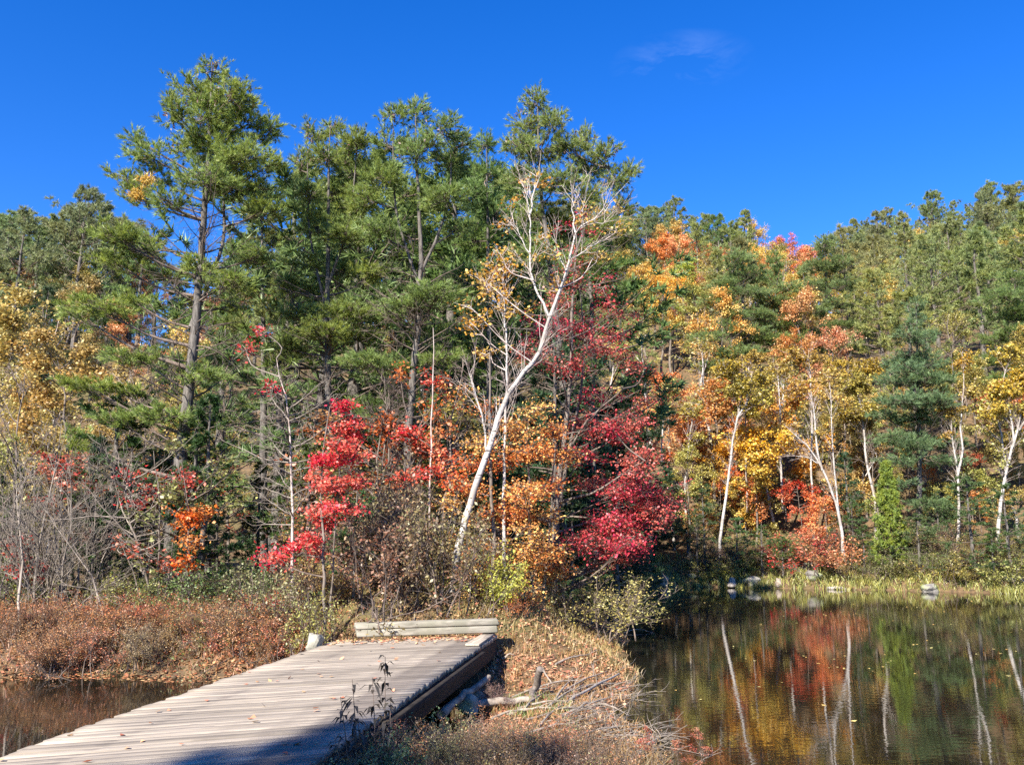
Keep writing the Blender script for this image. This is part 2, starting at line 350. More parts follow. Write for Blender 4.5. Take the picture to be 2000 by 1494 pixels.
# plank i spans from the left edge line to the right edge line; both lines are run toward the viewer past the frame
Ltot = np.linalg.norm(bl1 - bl0)
for i in range(NPL):
    s = i * PW
    a = bl1 - dirl * (s + 0.08); b = br1 - dirr * (s + 0.08)
    ax = nrm(b - a); hl = np.linalg.norm(b - a) / 2
    e0, e1 = rng.normal(0, 0.018), rng.normal(0, 0.009)
    c = (a + b) / 2 + ax * (e0 + e1) / 2 + up_ * (-0.03 + rng.normal(0, 0.002))
    ay = nrm(np.cross(up_, ax) + up_ * rng.normal(0, 0.007)); az = np.cross(ax, ay)
    # a plank is a slim strip with a few cross sections so that its edges wander
    n = 9; t = np.linspace(-1, 1, n); hl2 = hl + (e1 - e0) / 2
    wy = PW / 2 - 0.0014 + rng.normal(0, 0.0010, (n, 2)) - np.abs(rng.normal(0, 0.0012)); zz = rng.normal(0, 0.0016, (n, 2)) + np.outer(t, [rng.normal(0, .002)] * 2)
    ch = 0.0025
    kl = (dirl @ ax) / (dirl @ ay); kr = (dirr @ ax) / (dirr @ ay)
    V = []
    for k in range(n):
        o_ = c + ax * hl2 * t[k]
        V += [o_ - ay * wy[k, 0] - az * 0.03, o_ + ay * wy[k, 1] - az * 0.03, o_ + ay * wy[k, 1] + az * (0.03 - ch + zz[k, 1]),
              o_ + ay * (wy[k, 1] - ch) + az * (0.03 + zz[k, 1]), o_ - ay * (wy[k, 0] - ch) + az * (0.03 + zz[k, 0]), o_ - ay * wy[k, 0] + az * (0.03 - ch + zz[k, 0])]
    V = np.array(V); F = []
    for k in range(n - 1):
        for q in range(6): F.append((k * 6 + q, k * 6 + (q + 1) % 6, k * 6 + 6 + (q + 1) % 6, k * 6 + 6 + q))
    F += [(0, 5, 4, 3), (0, 3, 2, 1)]
    e = (n - 1) * 6; F += [(e, e + 1, e + 2, e + 3), (e, e + 3, e + 4, e + 5)]
    yo = (V - c) @ ay; tt = np.repeat((t + 1) / 2, 6); V = V + ax[None] * (yo * (kl * (1 - tt) + kr * tt))[:, None]
    # local frame: X along the plank, so the grain follows it
    Rm = np.stack([ax, ay, az]); Vl = (V - c) @ Rm.T
    o = link('plank', mesh('plank', Vl, np.array(F), M_PLANK), bridge)
    from mathutils import Matrix
    mw = Matrix([[ax[0], ay[0], az[0], c[0] - boff[0]], [ax[1], ay[1], az[1], c[1] - boff[1]], [ax[2], ay[2], az[2], c[2] - boff[2]], [0, 0, 0, 1]])
    o.matrix_local = mw
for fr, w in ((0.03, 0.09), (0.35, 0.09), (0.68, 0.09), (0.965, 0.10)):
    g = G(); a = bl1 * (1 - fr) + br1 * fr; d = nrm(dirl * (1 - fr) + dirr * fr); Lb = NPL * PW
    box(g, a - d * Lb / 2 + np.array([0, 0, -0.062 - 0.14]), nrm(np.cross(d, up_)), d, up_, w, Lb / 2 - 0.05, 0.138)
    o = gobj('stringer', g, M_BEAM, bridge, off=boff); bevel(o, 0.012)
# loose board lying along the right edge at the far end, and a nailed edge strip
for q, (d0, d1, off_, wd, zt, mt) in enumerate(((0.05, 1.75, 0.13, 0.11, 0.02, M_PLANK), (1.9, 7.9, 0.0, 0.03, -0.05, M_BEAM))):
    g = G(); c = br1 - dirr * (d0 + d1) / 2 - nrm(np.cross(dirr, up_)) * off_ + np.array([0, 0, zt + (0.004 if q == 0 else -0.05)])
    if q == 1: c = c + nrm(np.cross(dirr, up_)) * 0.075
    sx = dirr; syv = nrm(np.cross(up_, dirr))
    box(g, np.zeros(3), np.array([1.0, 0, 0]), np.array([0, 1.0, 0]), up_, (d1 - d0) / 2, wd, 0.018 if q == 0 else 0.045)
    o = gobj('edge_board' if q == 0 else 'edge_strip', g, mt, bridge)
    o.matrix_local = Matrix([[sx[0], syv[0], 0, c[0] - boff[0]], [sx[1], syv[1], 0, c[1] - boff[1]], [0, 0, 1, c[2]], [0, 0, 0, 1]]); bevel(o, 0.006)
# stacked timber abutment under the far end
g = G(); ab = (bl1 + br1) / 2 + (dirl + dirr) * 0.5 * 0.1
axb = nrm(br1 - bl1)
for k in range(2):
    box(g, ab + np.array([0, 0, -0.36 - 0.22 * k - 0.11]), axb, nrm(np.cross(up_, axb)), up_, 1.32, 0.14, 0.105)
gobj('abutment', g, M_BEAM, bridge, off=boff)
# barrier timber behind the far end
t0, t1 = onz(672, 1238, DECK), onz(972, 1233, DECK)
t0, t1 = at(692, 1227, 15.4), at(972, 1218, 15.9)
c = (t0 + t1) / 2; ax = nrm(t1 - t0); ay = nrm(np.cross(up_, ax)); az = np.cross(ax, ay)
tb = empty('barrier_timber', (c[0], c[1], gz(c[0], c[1])), 'long squared lichen-green timber lying across the far end of the bridge', 'timber')
for k, (w, hz, zc) in enumerate(((0.13, 0.062, -0.075), (0.14, 0.050, 0.041))):
    g = G(); box(g, np.zeros(3), np.array([1.0, 0, 0]), np.array([0, 1.0, 0]), up_, np.linalg.norm(t1 - t0) / 2 - 0.02 * (1 - k), w, hz, 0.012)
    o = gobj('beam', g, M_TIMBER, tb); cc = c + az * zc - np.array(tb.location)
    o.matrix_local = Matrix([[ax[0], ay[0], az[0], cc[0]], [ax[1], ay[1], az[1], cc[1]], [ax[2], ay[2], az[2], cc[2]], [0, 0, 0, 1]]); bevel(o, 0.02, 2)

# ------------------------------------------------------------------ rocks and stumps
def rock(name, p, size, label, cat='rock', mat=None, seed=0, group=None, blocky=0.0):
    import bmesh
    bm = bmesh.new(); bmesh.ops.create_icosphere(bm, subdivisions=3, radius=1.0)
    r = np.random.default_rng(seed + 50); ph = r.uniform(0, 6, 9)
    for v in bm.verts:
        q = np.array(v.co)
        if blocky: m_ = np.abs(q).max(); q = q * (1 - blocky) + q / m_ * 0.85 * blocky
        k = 1 + 0.16 * math.sin(q[0] * 3 + ph[0]) * math.cos(q[1] * 2.6 + ph[1]) + 0.12 * math.sin(q[2] * 4 + ph[2] + q[0] * 2) + 0.05 * math.sin(q[1] * 9 + ph[3]) * math.sin(q[0] * 8 + ph[4])
        v.co = Vector(q * k * np.asarray(size))
    me = bpy.data.meshes.new(name); bm.to_mesh(me); bm.free(); me.materials.append(mat or M_ROCK)
    o = link(name, me, loc=p); o.rotation_euler = (0, 0, r.uniform(0, 6)); return tag(o, label, cat, group)
M_PALE = noisemat('pale_rock', (0.19, 0.18, 0.145), (0.36, 0.34, 0.28), nscale=4, bump=0.4, bdist=0.03, c3=(0.22, 0.25, 0.14), n3=3)
p = at(614, 1262, 14.5); rock('marker_stone', (p[0], p[1], 0.72), (0.13, 0.13, 0.17), 'pale squared stone beside the left corner of the bridge end', mat=M_PALE, seed=1, blocky=0.9)
p = at(908, 1330, 12.6); rock('stone', (p[0] + 0.05, p[1], 0.12), (0.16, 0.13, 0.13), 'white stone in the shade under the bridge edge', mat=M_PALE, seed=2)
p = at(922, 1312, 13.2); rock('stone', (p[0] + 0.05, p[1], 0.15), (0.14, 0.12, 0.1), 'small white stone behind another under the bridge edge', mat=M_PALE, seed=3)
for k, (px, py, w, h, lab) in enumerate(((1468, 1138, 0.75, 0.42, 'low tan boulder at the far waterline beside a white stump'), (1815, 1152, 0.65, 0.35, 'grey rock pile at the far waterline below the big blue-green pine'),
        (1640, 1112, 1.1, 0.7, 'mossy boulder on the far shore at the foot of the leaning birch'), (1575, 1110, 0.7, 0.5, 'grey boulder on the far shore left of the leaning birch'), (1590, 1125, 0.6, 0.35, 'low grey boulder just above the far waterline'),
        (1995, 1136, 0.9, 0.45, 'pale boulder on the far shore at the right frame edge'), (1355, 1128, 0.5, 0.3, 'tan rock at the mouth of the dark inlet'))):
    p = ghit(px, py); rock('boulder', (p[0], p[1], p[2] + h * 0.08), (w * .75, w * 0.6, h * .7), lab, seed=10 + k, mat=M_PALE if k in (0, 5) else None)
for k, (px, py, D, w, h, lab) in enumerate(((1310, 520, 100, 2.0, 1.5, 'grey rock outcrop below pines on the skyline'), (1205, 490, 96, 1.6, 1.8, 'grey cliff face beside the right edge of the tall pine crown'))):
    p = at(px, py, D); rock('rock_outcrop', (p[0], p[1], gz(p[0], p[1]) + h * .5), (w, w, h), lab, seed=30 + k, blocky=0.5)
def stump(px, py, h, r, label, lean=(0, 0), mat=None, name='stump'):
    p = ghit(px, py); n = 7; t = np.linspace(0, 1, n)
    pts = p + np.stack([lean[0] * t, lean[1] * t, -0.1 + (h + 0.1) * t], 1)
    V, F = stem_tube(pts, r * (1.25 - 0.45 * t) * (1 + 0.1 * rng.normal(size=n)), 9)
    V[-9:, 2] += rng.normal(0, 0.10 * h, 9) + 0.05 * h
    g = G(); g.add(V, F); base = len(V); top = V[-9:].mean(0) - np.array([0, 0, 0.06]); g.add(np.vstack([V[-9:], top[None]]), np.array([(j, (j + 1) % 9, 9, 9) for j in range(9)])[:, :4])
    return tag(gobj(name, g, mat or M_STICK, loc=p, off=p), label, 'stump')
M_WSTUMP = noisemat('bleached_wood', (0.17, 0.145, 0.125), (0.42, 0.38, 0.34), scale=(3, 3, 1), nscale=4, bump=0.4)
stump(1430, 1142, 0.35, 0.2, 'small bleached white stump at the far waterline', mat=M_WSTUMP)
stump(1521, 1143, 0.32, 0.17, 'grey pointed stump standing in the far shallows')
stump(1295, 1140, 0.35, 0.22, 'broken bleached stump in the shaded inlet', lean=(0.15, 0))
stump(1250, 1142, 0.25, 0.12, 'thin pale stub in the darkest part of the inlet')

# ------------------------------------------------------------------ tree generators (unit prototypes shared by copies)
def taper(pts, r0, r1, p=0.8):
    t = np.linspace(0, 1, len(pts)); return r1 + (r0 - r1) * (1 - t) ** p
class Proto:
    def __init__(s, parts, H): s.parts = parts; s.H = H      # parts: (name, mesh, coloured?)
def mk(parts):  return [(n, mesh(n, *g.arrays()[:2], m, g.arrays()[2], sm), col) for n, g, m, sm, col in parts if g.n]

def gen_conifer(H=10, Rm=2.4, kind='pine', nl=46, base=0.18, per=8, tuf=4, nb=7, ln=0.32, wd=0.05, dead=10, r0=None, bark=None):
    tr = G(); br = G(); cr = G()
    n = 12; t = np.linspace(0, 1, n); w = np.cumsum(rng.normal(0, 0.012 * H, (n, 2)), 0) * 0.35; w -= w[0]
    T = np.stack([w[:, 0], w[:, 1], t * H - 0.25 * (t == 0)], 1); r0 = r0 or 0.016 * H + 0.02
    tr.add(*stem_tube(T, taper(T, r0, 0.012), 7))
    hs_ = base + (1 - base) * np.sort(rng.uniform(0, 0.985, nl) ** 0.9)
    az = np.arange(nl) * 2.4 + rng.normal(0, 0.5, nl)
    u = (hs_ - base) / (1 - base)
    if kind == 'pine':
        Lm = Rm * (0.30 + 0.95 * np.sin(np.pi * np.clip(u * 0.80 + 0.24, 0, 1)) ** 0.9) * rng.uniform(0.55, 1.2, nl); el = 0.10 + 0.60 * u + rng.normal(0, 0.14, nl); curl = 0.10
    elif kind == 'spruce':
        Lm = Rm * (1 - u) ** 0.85 * rng.uniform(0.75, 1.15, nl) + 0.18; el = -0.12 + 0.55 * u + rng.normal(0, 0.08, nl); curl = 0.07
    elif kind == 'cedar':
        Lm = Rm * (1 - u) ** 0.7 * rng.uniform(0.8, 1.1, nl) + 0.10; el = 0.25 + 0.5 * u + rng.normal(0, 0.1, nl); curl = 0.16
    else:
        Lm = Rm * (1 - u) ** 0.6 * rng.uniform(0.6, 1.25, nl) + 0.2; el = 0.12 + 0.4 * u + rng.normal(0, 0.12, nl); curl = -0.07
    d = np.stack([np.cos(az) * np.cos(el), np.sin(az) * np.cos(el), np.sin(el)], 1)
    x = hs_ * (n - 1); i = np.minimum(x.astype(int), n - 2); p0 = T[i] + (T[i + 1] - T[i]) * (x - i)[:, None]
    pts = [p0]
    for k in range(4):
        d = nrm(d + rng.normal(0, 0.07, (nl, 3)) + np.array([0, 0, curl])); pts.append(pts[-1] + d * (Lm / 4)[:, None])
    P = np.stack(pts, 1)
    br.add(*tubes(P, 0.012 + 0.010 * Lm, 0.005, 4))
    if dead:
        nd = dead; hz = rng.uniform(0.06, base + 0.15, nd); a2 = rng.uniform(0, 6.28, nd)
        x = hz * (n - 1); i = np.minimum(x.astype(int), n - 2); q0 = T[i] + (T[i + 1] - T[i]) * (x - i)[:, None]
        dd = np.stack([np.cos(a2), np.sin(a2), rng.normal(0.15, 0.2, nd)], 1); L2 = rng.uniform(0.3, 0.9, nd) * Rm
        Q = np.stack([q0 + dd * (L2 * f)[:, None] + np.array([0, 0, -0.1]) * f * f for f in (0, .35, .7, 1)], 1); br.add(*tubes(Q, 0.018, 0.005, 3))
        S, _, _ = kids(Q, 4, 0.3, 1, 0.4, 0.8, jit=0.25, npts=3); br.add(*tubes(S, 0.008, 0.003, 3))
    S, ts, idx = kids(P, per, 0.3, 1.0, lambda t_, i_: np.maximum(0.28 * Lm[i_] * (1.25 - 0.6 * t_), 0.12) * rng.uniform(0.6, 1.3, len(t_)), 0.9, up=0.08, jit=0.12, npts=3, flat=0.28)
    br.add(*tubes(S[::2], 0.007, 0.003, 3))
    pos, dr, pi = along(S, tuf, 0.25, 1.0)
    cl = rng.uniform(0, 1, nl)[idx][pi]
    V, F = blades(pos, dr, nb, ln, wd); cr.add(V, F, np.repeat(0.5 * cl + 0.5 * rng.uniform(0, 1, len(pos)), nb))
    pos, dr, pi = along(P, 3, 0.7, 1.0); V, F = blades(pos, dr, nb, ln, wd); cr.add(V, F, rng.uniform(0, 1, len(F)))
    top = np.repeat(T[-1:], 4, 0) - np.array([0, 0, 1]) * np.linspace(0, 0.3, 4)[:, None]; V, F = blades(top, np.tile([0, 0, 1.0], (4, 1)), nb, ln, wd, 0.3); cr.add(V, F, rng.uniform(0, 1, len(F)))
    return Proto(mk([('trunk', tr, bark or M_BARK, True, 0), ('branches', br, M_TWIG, False, 0), ('crown', cr, M_NEEDLE, False, 1)]), H)

def gen_decid(H=9, Rm=2.2, base=0.35, nl=15, per=6, per2=5, lv=9, ls=0.17, lean=0.08, bark=None, twig=None, r0=None, mat=None, spread=0.16, rise=0.75, stems=1, trunk_name='trunk'):
    tr = G(); br = G(); cr = G(); allP = []; Lall = []
    for s_ in range(stems):
        n = 12; t = np.linspace(0, 1, n); w = np.cumsum(rng.normal(0, 0.016 * H, (n, 2)), 0) * 0.5; w -= w[0]
        la = rng.uniform(0, 6.28); le = lean * H * rng.uniform(0.3, 1.3) * (1 if stems == 1 else 2.2)
        T = np.stack([w[:, 0] + le * np.cos(la) * t ** 1.4, w[:, 1] + le * np.sin(la) * t ** 1.4, t * H * rng.uniform(0.9, 1.0) - 0.25 * (t == 0)], 1)
        tr.add(*stem_tube(T, taper(T, (r0 or 0.0115 * H + 0.01) * (1 if stems == 1 else 0.7), 0.008), 7))
        k = nl // stems; hs_ = base + (0.97 - base) * rng.uniform(0, 1, k) ** 0.85; u = (hs_ - base) / (1 - base); az = np.arange(k) * 2.4 + rng.normal(0, 0.6, k)
        Lm = Rm * (0.45 + 0.75 * np.sin(np.pi * np.clip(0.15 + 0.85 * u, 0, 1))) * rng.uniform(0.6, 1.2, k); el = rise * (0.55 + 0.7 * u) + rng.normal(0, 0.15, k)
        d = np.stack([np.cos(az) * np.cos(el), np.sin(az) * np.cos(el), np.sin(el)], 1)
        x = hs_ * (n - 1); i = np.minimum(x.astype(int), n - 2); pts = [T[i] + (T[i + 1] - T[i]) * (x - i)[:, None]]
        for q in range(5):
            d = nrm(d + rng.normal(0, 0.14, (k, 3))); pts.append(pts[-1] + d * (Lm / 5)[:, None])
        allP.append(np.stack(pts, 1)); Lall.append(Lm)
    P = np.concatenate(allP); Lm = np.concatenate(Lall)
    br.add(*tubes(P, 0.010 + 0.011 * Lm, 0.005, 4))
    S, ts, idx = kids(P, per, 0.25, 1.0, lambda t_, i_: 0.42 * Lm[i_] * (1.2 - 0.5 * t_) * rng.uniform(0.6, 1.3, len(t_)), 0.75, up=0.12, jit=0.18, npts=4)
    br.add(*tubes(S, 0.011, 0.004, 3))
    W, _, ix2 = kids(S, per2, 0.2, 1.0, 0.16 * Rm, 0.8, up=0.05, jit=0.25, npts=3)
    br.add(*tubes(W, 0.006, 0.0025, 3))
    if lv:
        pos, dr, pi = along(W, lv, 0.1, 1.05); pos = pos + rng.normal(0, spread, pos.shape) * np.array([1, 1, 0.6])
        cl = rng.uniform(0, 1, len(P))[idx][ix2][pi]
        V, F = leafquads(pos, ls); cr.add(V, F, 0.55 * cl + 0.45 * rng.uniform(0, 1, len(pos)))
    return Proto(mk([(trunk_name, tr, bark or M_BARK2, True, 0), ('branches', br, twig or M_TWIG, False, 0), ('crown', cr, mat or M_LEAF, False, 1)]), H)

def gen_shrub(H=1.3, ns=16, per=5, per2=3, lv=8, ls=0.05, spread=0.05, fan=0.55, twig=None, mat=None, rad=0.2):
    br = G(); cr = G()
    az = rng.uniform(0, 6.28, ns); el = 1.57 - np.abs(rng.normal(0, fan, ns)); Lm = H * rng.uniform(0.55, 1.1, ns)
    d = np.stack([np.cos(az) * np.cos(el), np.sin(az) * np.cos(el), np.sin(el)], 1)
    pts = [np.stack([rng.normal(0, rad * H, ns), rng.normal(0, rad * H, ns), np.full(ns, -0.08)], 1)]
    for q in range(5):
        d = nrm(d + rng.normal(0, 0.13, (ns, 3))); pts.append(pts[-1] + d * (Lm / 5)[:, None])
    P = np.stack(pts, 1); br.add(*tubes(P, 0.008 + 0.004 * H, 0.003, 4))
    S, _, idx = kids(P, per, 0.25, 1.0, 0.28 * H, 0.6, up=0.2, jit=0.15, npts=4); br.add(*tubes(S, 0.005, 0.002, 3))
    W, _, ix2 = kids(S, per2, 0.2, 1.0, 0.13 * H, 0.7, up=0.15, jit=0.2, npts=3); br.add(*tubes(W, 0.0035, 0.0015, 3))
    if lv:
        pos, _, pi = along(W, lv, 0.0, 1.05); pos = pos + rng.normal(0, spread, pos.shape)
        V, F = leafquads(pos, ls, up=0.3, asp=0.55); cr.add(V, F, 0.45 * rng.uniform(0, 1, ns)[idx][ix2][pi] + 0.55 * rng.uniform(0, 1, len(pos)))
    return Proto(mk([('branches', br, twig or M_TWIG, False, 0), ('crown', cr, mat or M_LEAF, False, 1)]), H)

def place(proto, name, p, H, color, label, cat, group=None, rz=None, wide=1.0):
    s = H / proto.H; e = empty(name, p, label, cat, group, rng.uniform(0, 6.28) if rz is None else rz, (s * wide, s * wide, s))
    for n, me, col in proto.parts:
        o = bpy.data.objects.new(n, me); C.objects.link(o); o.parent = e
        if col: o.color = (*color, 1)
    return e
def vary(c, h=0.10):
    c = np.array(c) * rng.uniform(1 - h, 1 + h, 3) * rng.uniform(0.88, 1.12); return tuple(np.clip(c, 0.005, 0.9))

# base colours (linear)
PINE = (0.150, 0.225, 0.065); PINE_L = (0.255, 0.285, 0.095); PINE_B = (0.215, 0.260, 0.108); SPRUCE = (0.060, 0.110, 0.040); HEML = (0.080, 0.135, 0.032)
CEDAR = (0.24, 0.31, 0.055); RED = (0.52, 0.050, 0.045); CRIM = (0.52, 0.064, 0.058); ORANGE = (0.68, 0.28, 0.085); PEACH = (0.68, 0.33, 0.15); GOLD = (0.66, 0.46, 0.12)
YEL = (0.66, 0.42, 0.07); OLIVE = (0.37, 0.325, 0.075); LIME = (0.46, 0.48, 0.08); RUST = (0.34, 0.14, 0.055); BROWN = (0.25, 0.16, 0.085); GREEN = (0.16, 0.24, 0.045); TAN = (0.34, 0.25, 0.13)

# ------------------------------------------------------------------ hero trees: trunk traced by height, foliage in clumps at real depth
def hero(name, label, cat, D, stems, clumps, kind, color, dens=1.0, ls=0.085, bark=None, twig=None, dead=(0, 0, 0), rise=0.35, group=None, extra=None, mat=None, limb=0.022, sides=9, depthk=1.0, ts=1.0, cones=0, fill=0):
    """stems: list of (list of (px,py[,dy]), r0, r1); clumps: (px,py,rx,ry,dy[,density])"""
    mpp = D / FPX
    S3 = []
    for pl, r0, r1 in stems:
        S3.append((np.array([at(q[0], q[1], D + (q[2] if len(q) > 2 else 0)) for q in pl]), r0, r1))
    b = S3[0][0][0].copy(); b[2] = gz(b[0], b[1])
    S3[0][0][0] = b - np.array([0, 0, 0.15])
    if len(stems) > 1:
        for pl, r0, r1 in S3[1:]:
            if np.hypot(*(pl[0][:2] - b[:2])) < 0.9 and pl[0][2] < b[2] + 1.2: pl[0][2] = gz(pl[0][0], pl[0][1]) - 0.15
    root = empty(name, b, label, cat, group)
    tr = G(); lines = []
    for pl, r0, r1 in S3:
        n = max(8, 3 * len(pl)); Ls = smooth_line(pl, n); Ls[1:-1] += rng.normal(0, 0.012, (n - 2, 3)); lines.append(Ls)
        rr = r1 + (r0 - r1) * (1 - np.linspace(0, 1, n)) ** 0.85
        if pl is S3[0][0]: rr[0] *= 1.35
        tr.add(*stem_tube(Ls, rr, sides))
    gobj('trunk', tr, bark or M_BARK, root, off=b, smooth=True)
    allst = np.concatenate(lines)
    br = G(); cr = G()
    LP = []; info = []
    if fill:      # more sprays between neighbouring ones
        C0 = list(clumps); clumps = list(clumps); tries = 0
        while fill > 0 and tries < 4000:
            tries += 1; a_, b_ = C0[rng.integers(len(C0))], C0[rng.integers(len(C0))]; dd_ = math.hypot(a_[0] - b_[0], a_[1] - b_[1])
            if 25 < dd_ < 105 and len(a_) < 6 and len(b_) < 6: w_ = rng.uniform(.3, .7); clumps.append((a_[0] * w_ + b_[0] * (1 - w_) + rng.normal(0, 8), a_[1] * w_ + b_[1] * (1 - w_) + rng.normal(0, 8), rng.uniform(22, 42), rng.uniform(10, 18), rng.uniform(-1.2, 1.2), 0.75)); fill -= 1
    for c in clumps:
        px, py, rx, ry, dy = c[:5]; den = c[5] if len(c) > 5 else 1.0
        ctr = at(px, py, D + dy); rad = np.array([rx * mpp, max(rx, ry * 1.1) * mpp * 0.95 * depthk, ry * mpp * 0.8])
        # attach lower on the nearest stem
        hd = np.linalg.norm(allst[:, :2] - ctr[None, :2], axis=1); want = ctr[2] - rise * hd - 0.05
        k = np.argmin(np.abs(allst[:, 2] - want) + 0.55 * hd); a = allst[k]
        mid = (a + ctr) / 2 + np.array([rng.normal(0, 0.08), rng.normal(0, 0.1), -0.06 * np.linalg.norm(ctr - a)])
        tip = ctr + (ctr - a) * min(0.5, rad[0] / max(np.linalg.norm(ctr - a), 0.1)) * 0.6
        Lm = smooth_line([a, mid, ctr, tip], 8); LP.append(Lm); info.append((ctr, rad, den))
    LP = np.array(LP)
    ll = np.linalg.norm(LP[:, 0] - LP[:, -1], axis=1)
    br.add(*tubes(LP, np.minimum(0.010 + limb * ll / 1.6, 0.06), 0.006, 5))
    for Lm, (ctr, rad, den) in zip(LP, info):
        area = (rad[0] * rad[1] + rad[0] * rad[2] * 1.5 + rad[1] * rad[2]) / max(ts, 1.0) ** 2
        if kind == 'pine':
            ns = max(10, int(58 * den * dens * area ** 0.9))
        else:
            ns = max(6 if den > 0.5 else 3, int(60 * den * dens * area ** 0.9))
        q = nrm(rng.normal(size=(ns, 3))) * (rng.uniform(0.15, 1.0, ns) ** 0.45)[:, None]
        tgt = ctr + q * rad * (1.12 + 0.25 * rng.normal(size=(ns, 1)))
        t = rng.uniform(0.45, 1.0, ns) * 7; i = np.minimum(t.astype(int), 6); src = Lm[i] + (Lm[i + 1] - Lm[i]) * (t - i)[:, None]
        mid = src * 0.5 + tgt * 0.5 + rng.normal(0, 0.05, (ns, 3)) + np.array([0, 0, -0.04])
        W = np.stack([src, mid, tgt], 1); br.add(*tubes(W, 0.009, 0.003, 3))
        cl = rng.uniform(0, 1)
        if kind == 'pine':
            K_, _, ix = kids(W, 5, 0.35, 1.0, 0.30 * ts, 0.5, up=0.22, jit=0.10, npts=3, flat=0.6); br.add(*tubes(K_[::3], 0.005, 0.002, 3))
            pos, dr, _ = along(K_, 3, 0.25, 1.0); nb = 9
            V, F = blades(pos, dr * 1.5, nb, 0.155 * ts, 0.0145 * ts, 0.42, 0.28); cr.add(V, F, np.repeat(0.35 * cl + 0.65 * rng.uniform(0, 1, len(pos)), nb))
        else:
            K_, _, ix = kids(W, 3, 0.3, 1.0, 0.24 * ts, 0.7, up=0.04, jit=0.2, npts=3, flat=0.5); br.add(*tubes(K_, 0.005, 0.002, 3))
            pos, dr, _ = along(K_, 8, 0.1, 1.1); pos = pos + rng.normal(0, 0.085, pos.shape) * ts * np.array([1, 1, 0.6])
            V, F = leafquads(pos, ls, up=0.7); cr.add(V, F, 0.5 * cl + 0.5 * rng.uniform(0, 1, len(pos)))
    if bark is M_BIRCH:
        for Ls, (pl, r0, r1) in zip(lines, S3):
            nt_ = int(4 + 5 * np.linalg.norm(Ls[-1] - Ls[0])); t0_ = 0.45 if pl is S3[0][0] else 0.2
            S, _, _ = kids(Ls[None], nt_, t0_, 1.0, 0.55 + 0.01 * D, 0.6, up=0.25, jit=0.12, npts=5); br.add(*tubes(S, 0.006 + 0.0001 * D, 0.002, 3))
            W, _, _ = kids(S, 4, 0.3, 1.0, 0.28, 0.6, up=0.1, jit=0.2, npts=4); br.add(*tubes(W, 0.0035, 0.0015, 3))
            tip = nrm(Ls[-1] - Ls[-2]); E = np.stack([Ls[-1] + tip * f + rng.normal(0, .02, 3) * f for f in (0, .2, .4, .6)])[None]; br.add(*tubes(E, r1, 0.002, 4))
    nd, z0, z1 = dead[:3]
    if nd:
        T = lines[0]; zz = np.linspace(0, 1, len(T)); hz = rng.uniform(z0, z1, nd); q0 = np.stack([np.interp(hz, zz, T[:, j]) for j in range(3)], 1)
        a2 = rng.uniform(0, 6.28, nd); dd = np.stack([np.cos(a2), np.sin(a2), rng.normal(0.32, 0.2, nd)], 1); L2 = rng.uniform(0.5, 2.4, nd) * (dead[3] if len(dead) > 3 else 1)
        pts = [q0]; d_ = nrm(dd)
        for f in range(5): d_ = nrm(d_ + rng.normal(0, 0.12, d_.shape) + np.array([0, 0, 0.02])); pts.append(pts[-1] + d_ * (L2 / 5)[:, None])
        Q = np.stack(pts, 1); br.add(*tubes(Q, 0.010 + 0.006 * L2, 0.004, 4))
        S, _, _ = kids(Q, 6, 0.25, 1, 0.45, 0.7, jit=0.2, npts=4); br.add(*tubes(S, 0.006, 0.002, 3))
        W, _, _ = kids(S, 3, 0.25, 1, 0.2, 0.7, jit=0.2, npts=3); br.add(*tubes(W, 0.004, 0.0015, 3))
    gobj('branches', br, twig or M_TWIG, root, off=b)
    if cr.n: gobj('crown', cr, mat or (M_NEEDLE if kind == 'pine' else M_LEAF), root, off=b, color=color)
    if cones:
        cn = G(); tops = sorted(info, key=lambda q_: -q_[0][2])[:cones]
        for ctr, rad, den in tops:
            p_ = ctr + nrm(rng.normal(size=(16, 3))) * rad * rng.uniform(0.8, 1.2, (16, 1)) + np.array([0, 0, 0.3 * rad[2]])
            for dz in (0, 0.05, 0.10):
                V, F = leafquads(p_ - np.array([0, 0, dz]) + rng.normal(0, .015, p_.shape), 0.085, up=-0.3, asp=0.5); cn.add(V, F, rng.uniform(0, 1, len(F)))
        gobj('cones', cn, M_LITTER, root, off=b, color=(0.085, 0.045, 0.03))['kind'] = 'stuff'
    return root, b

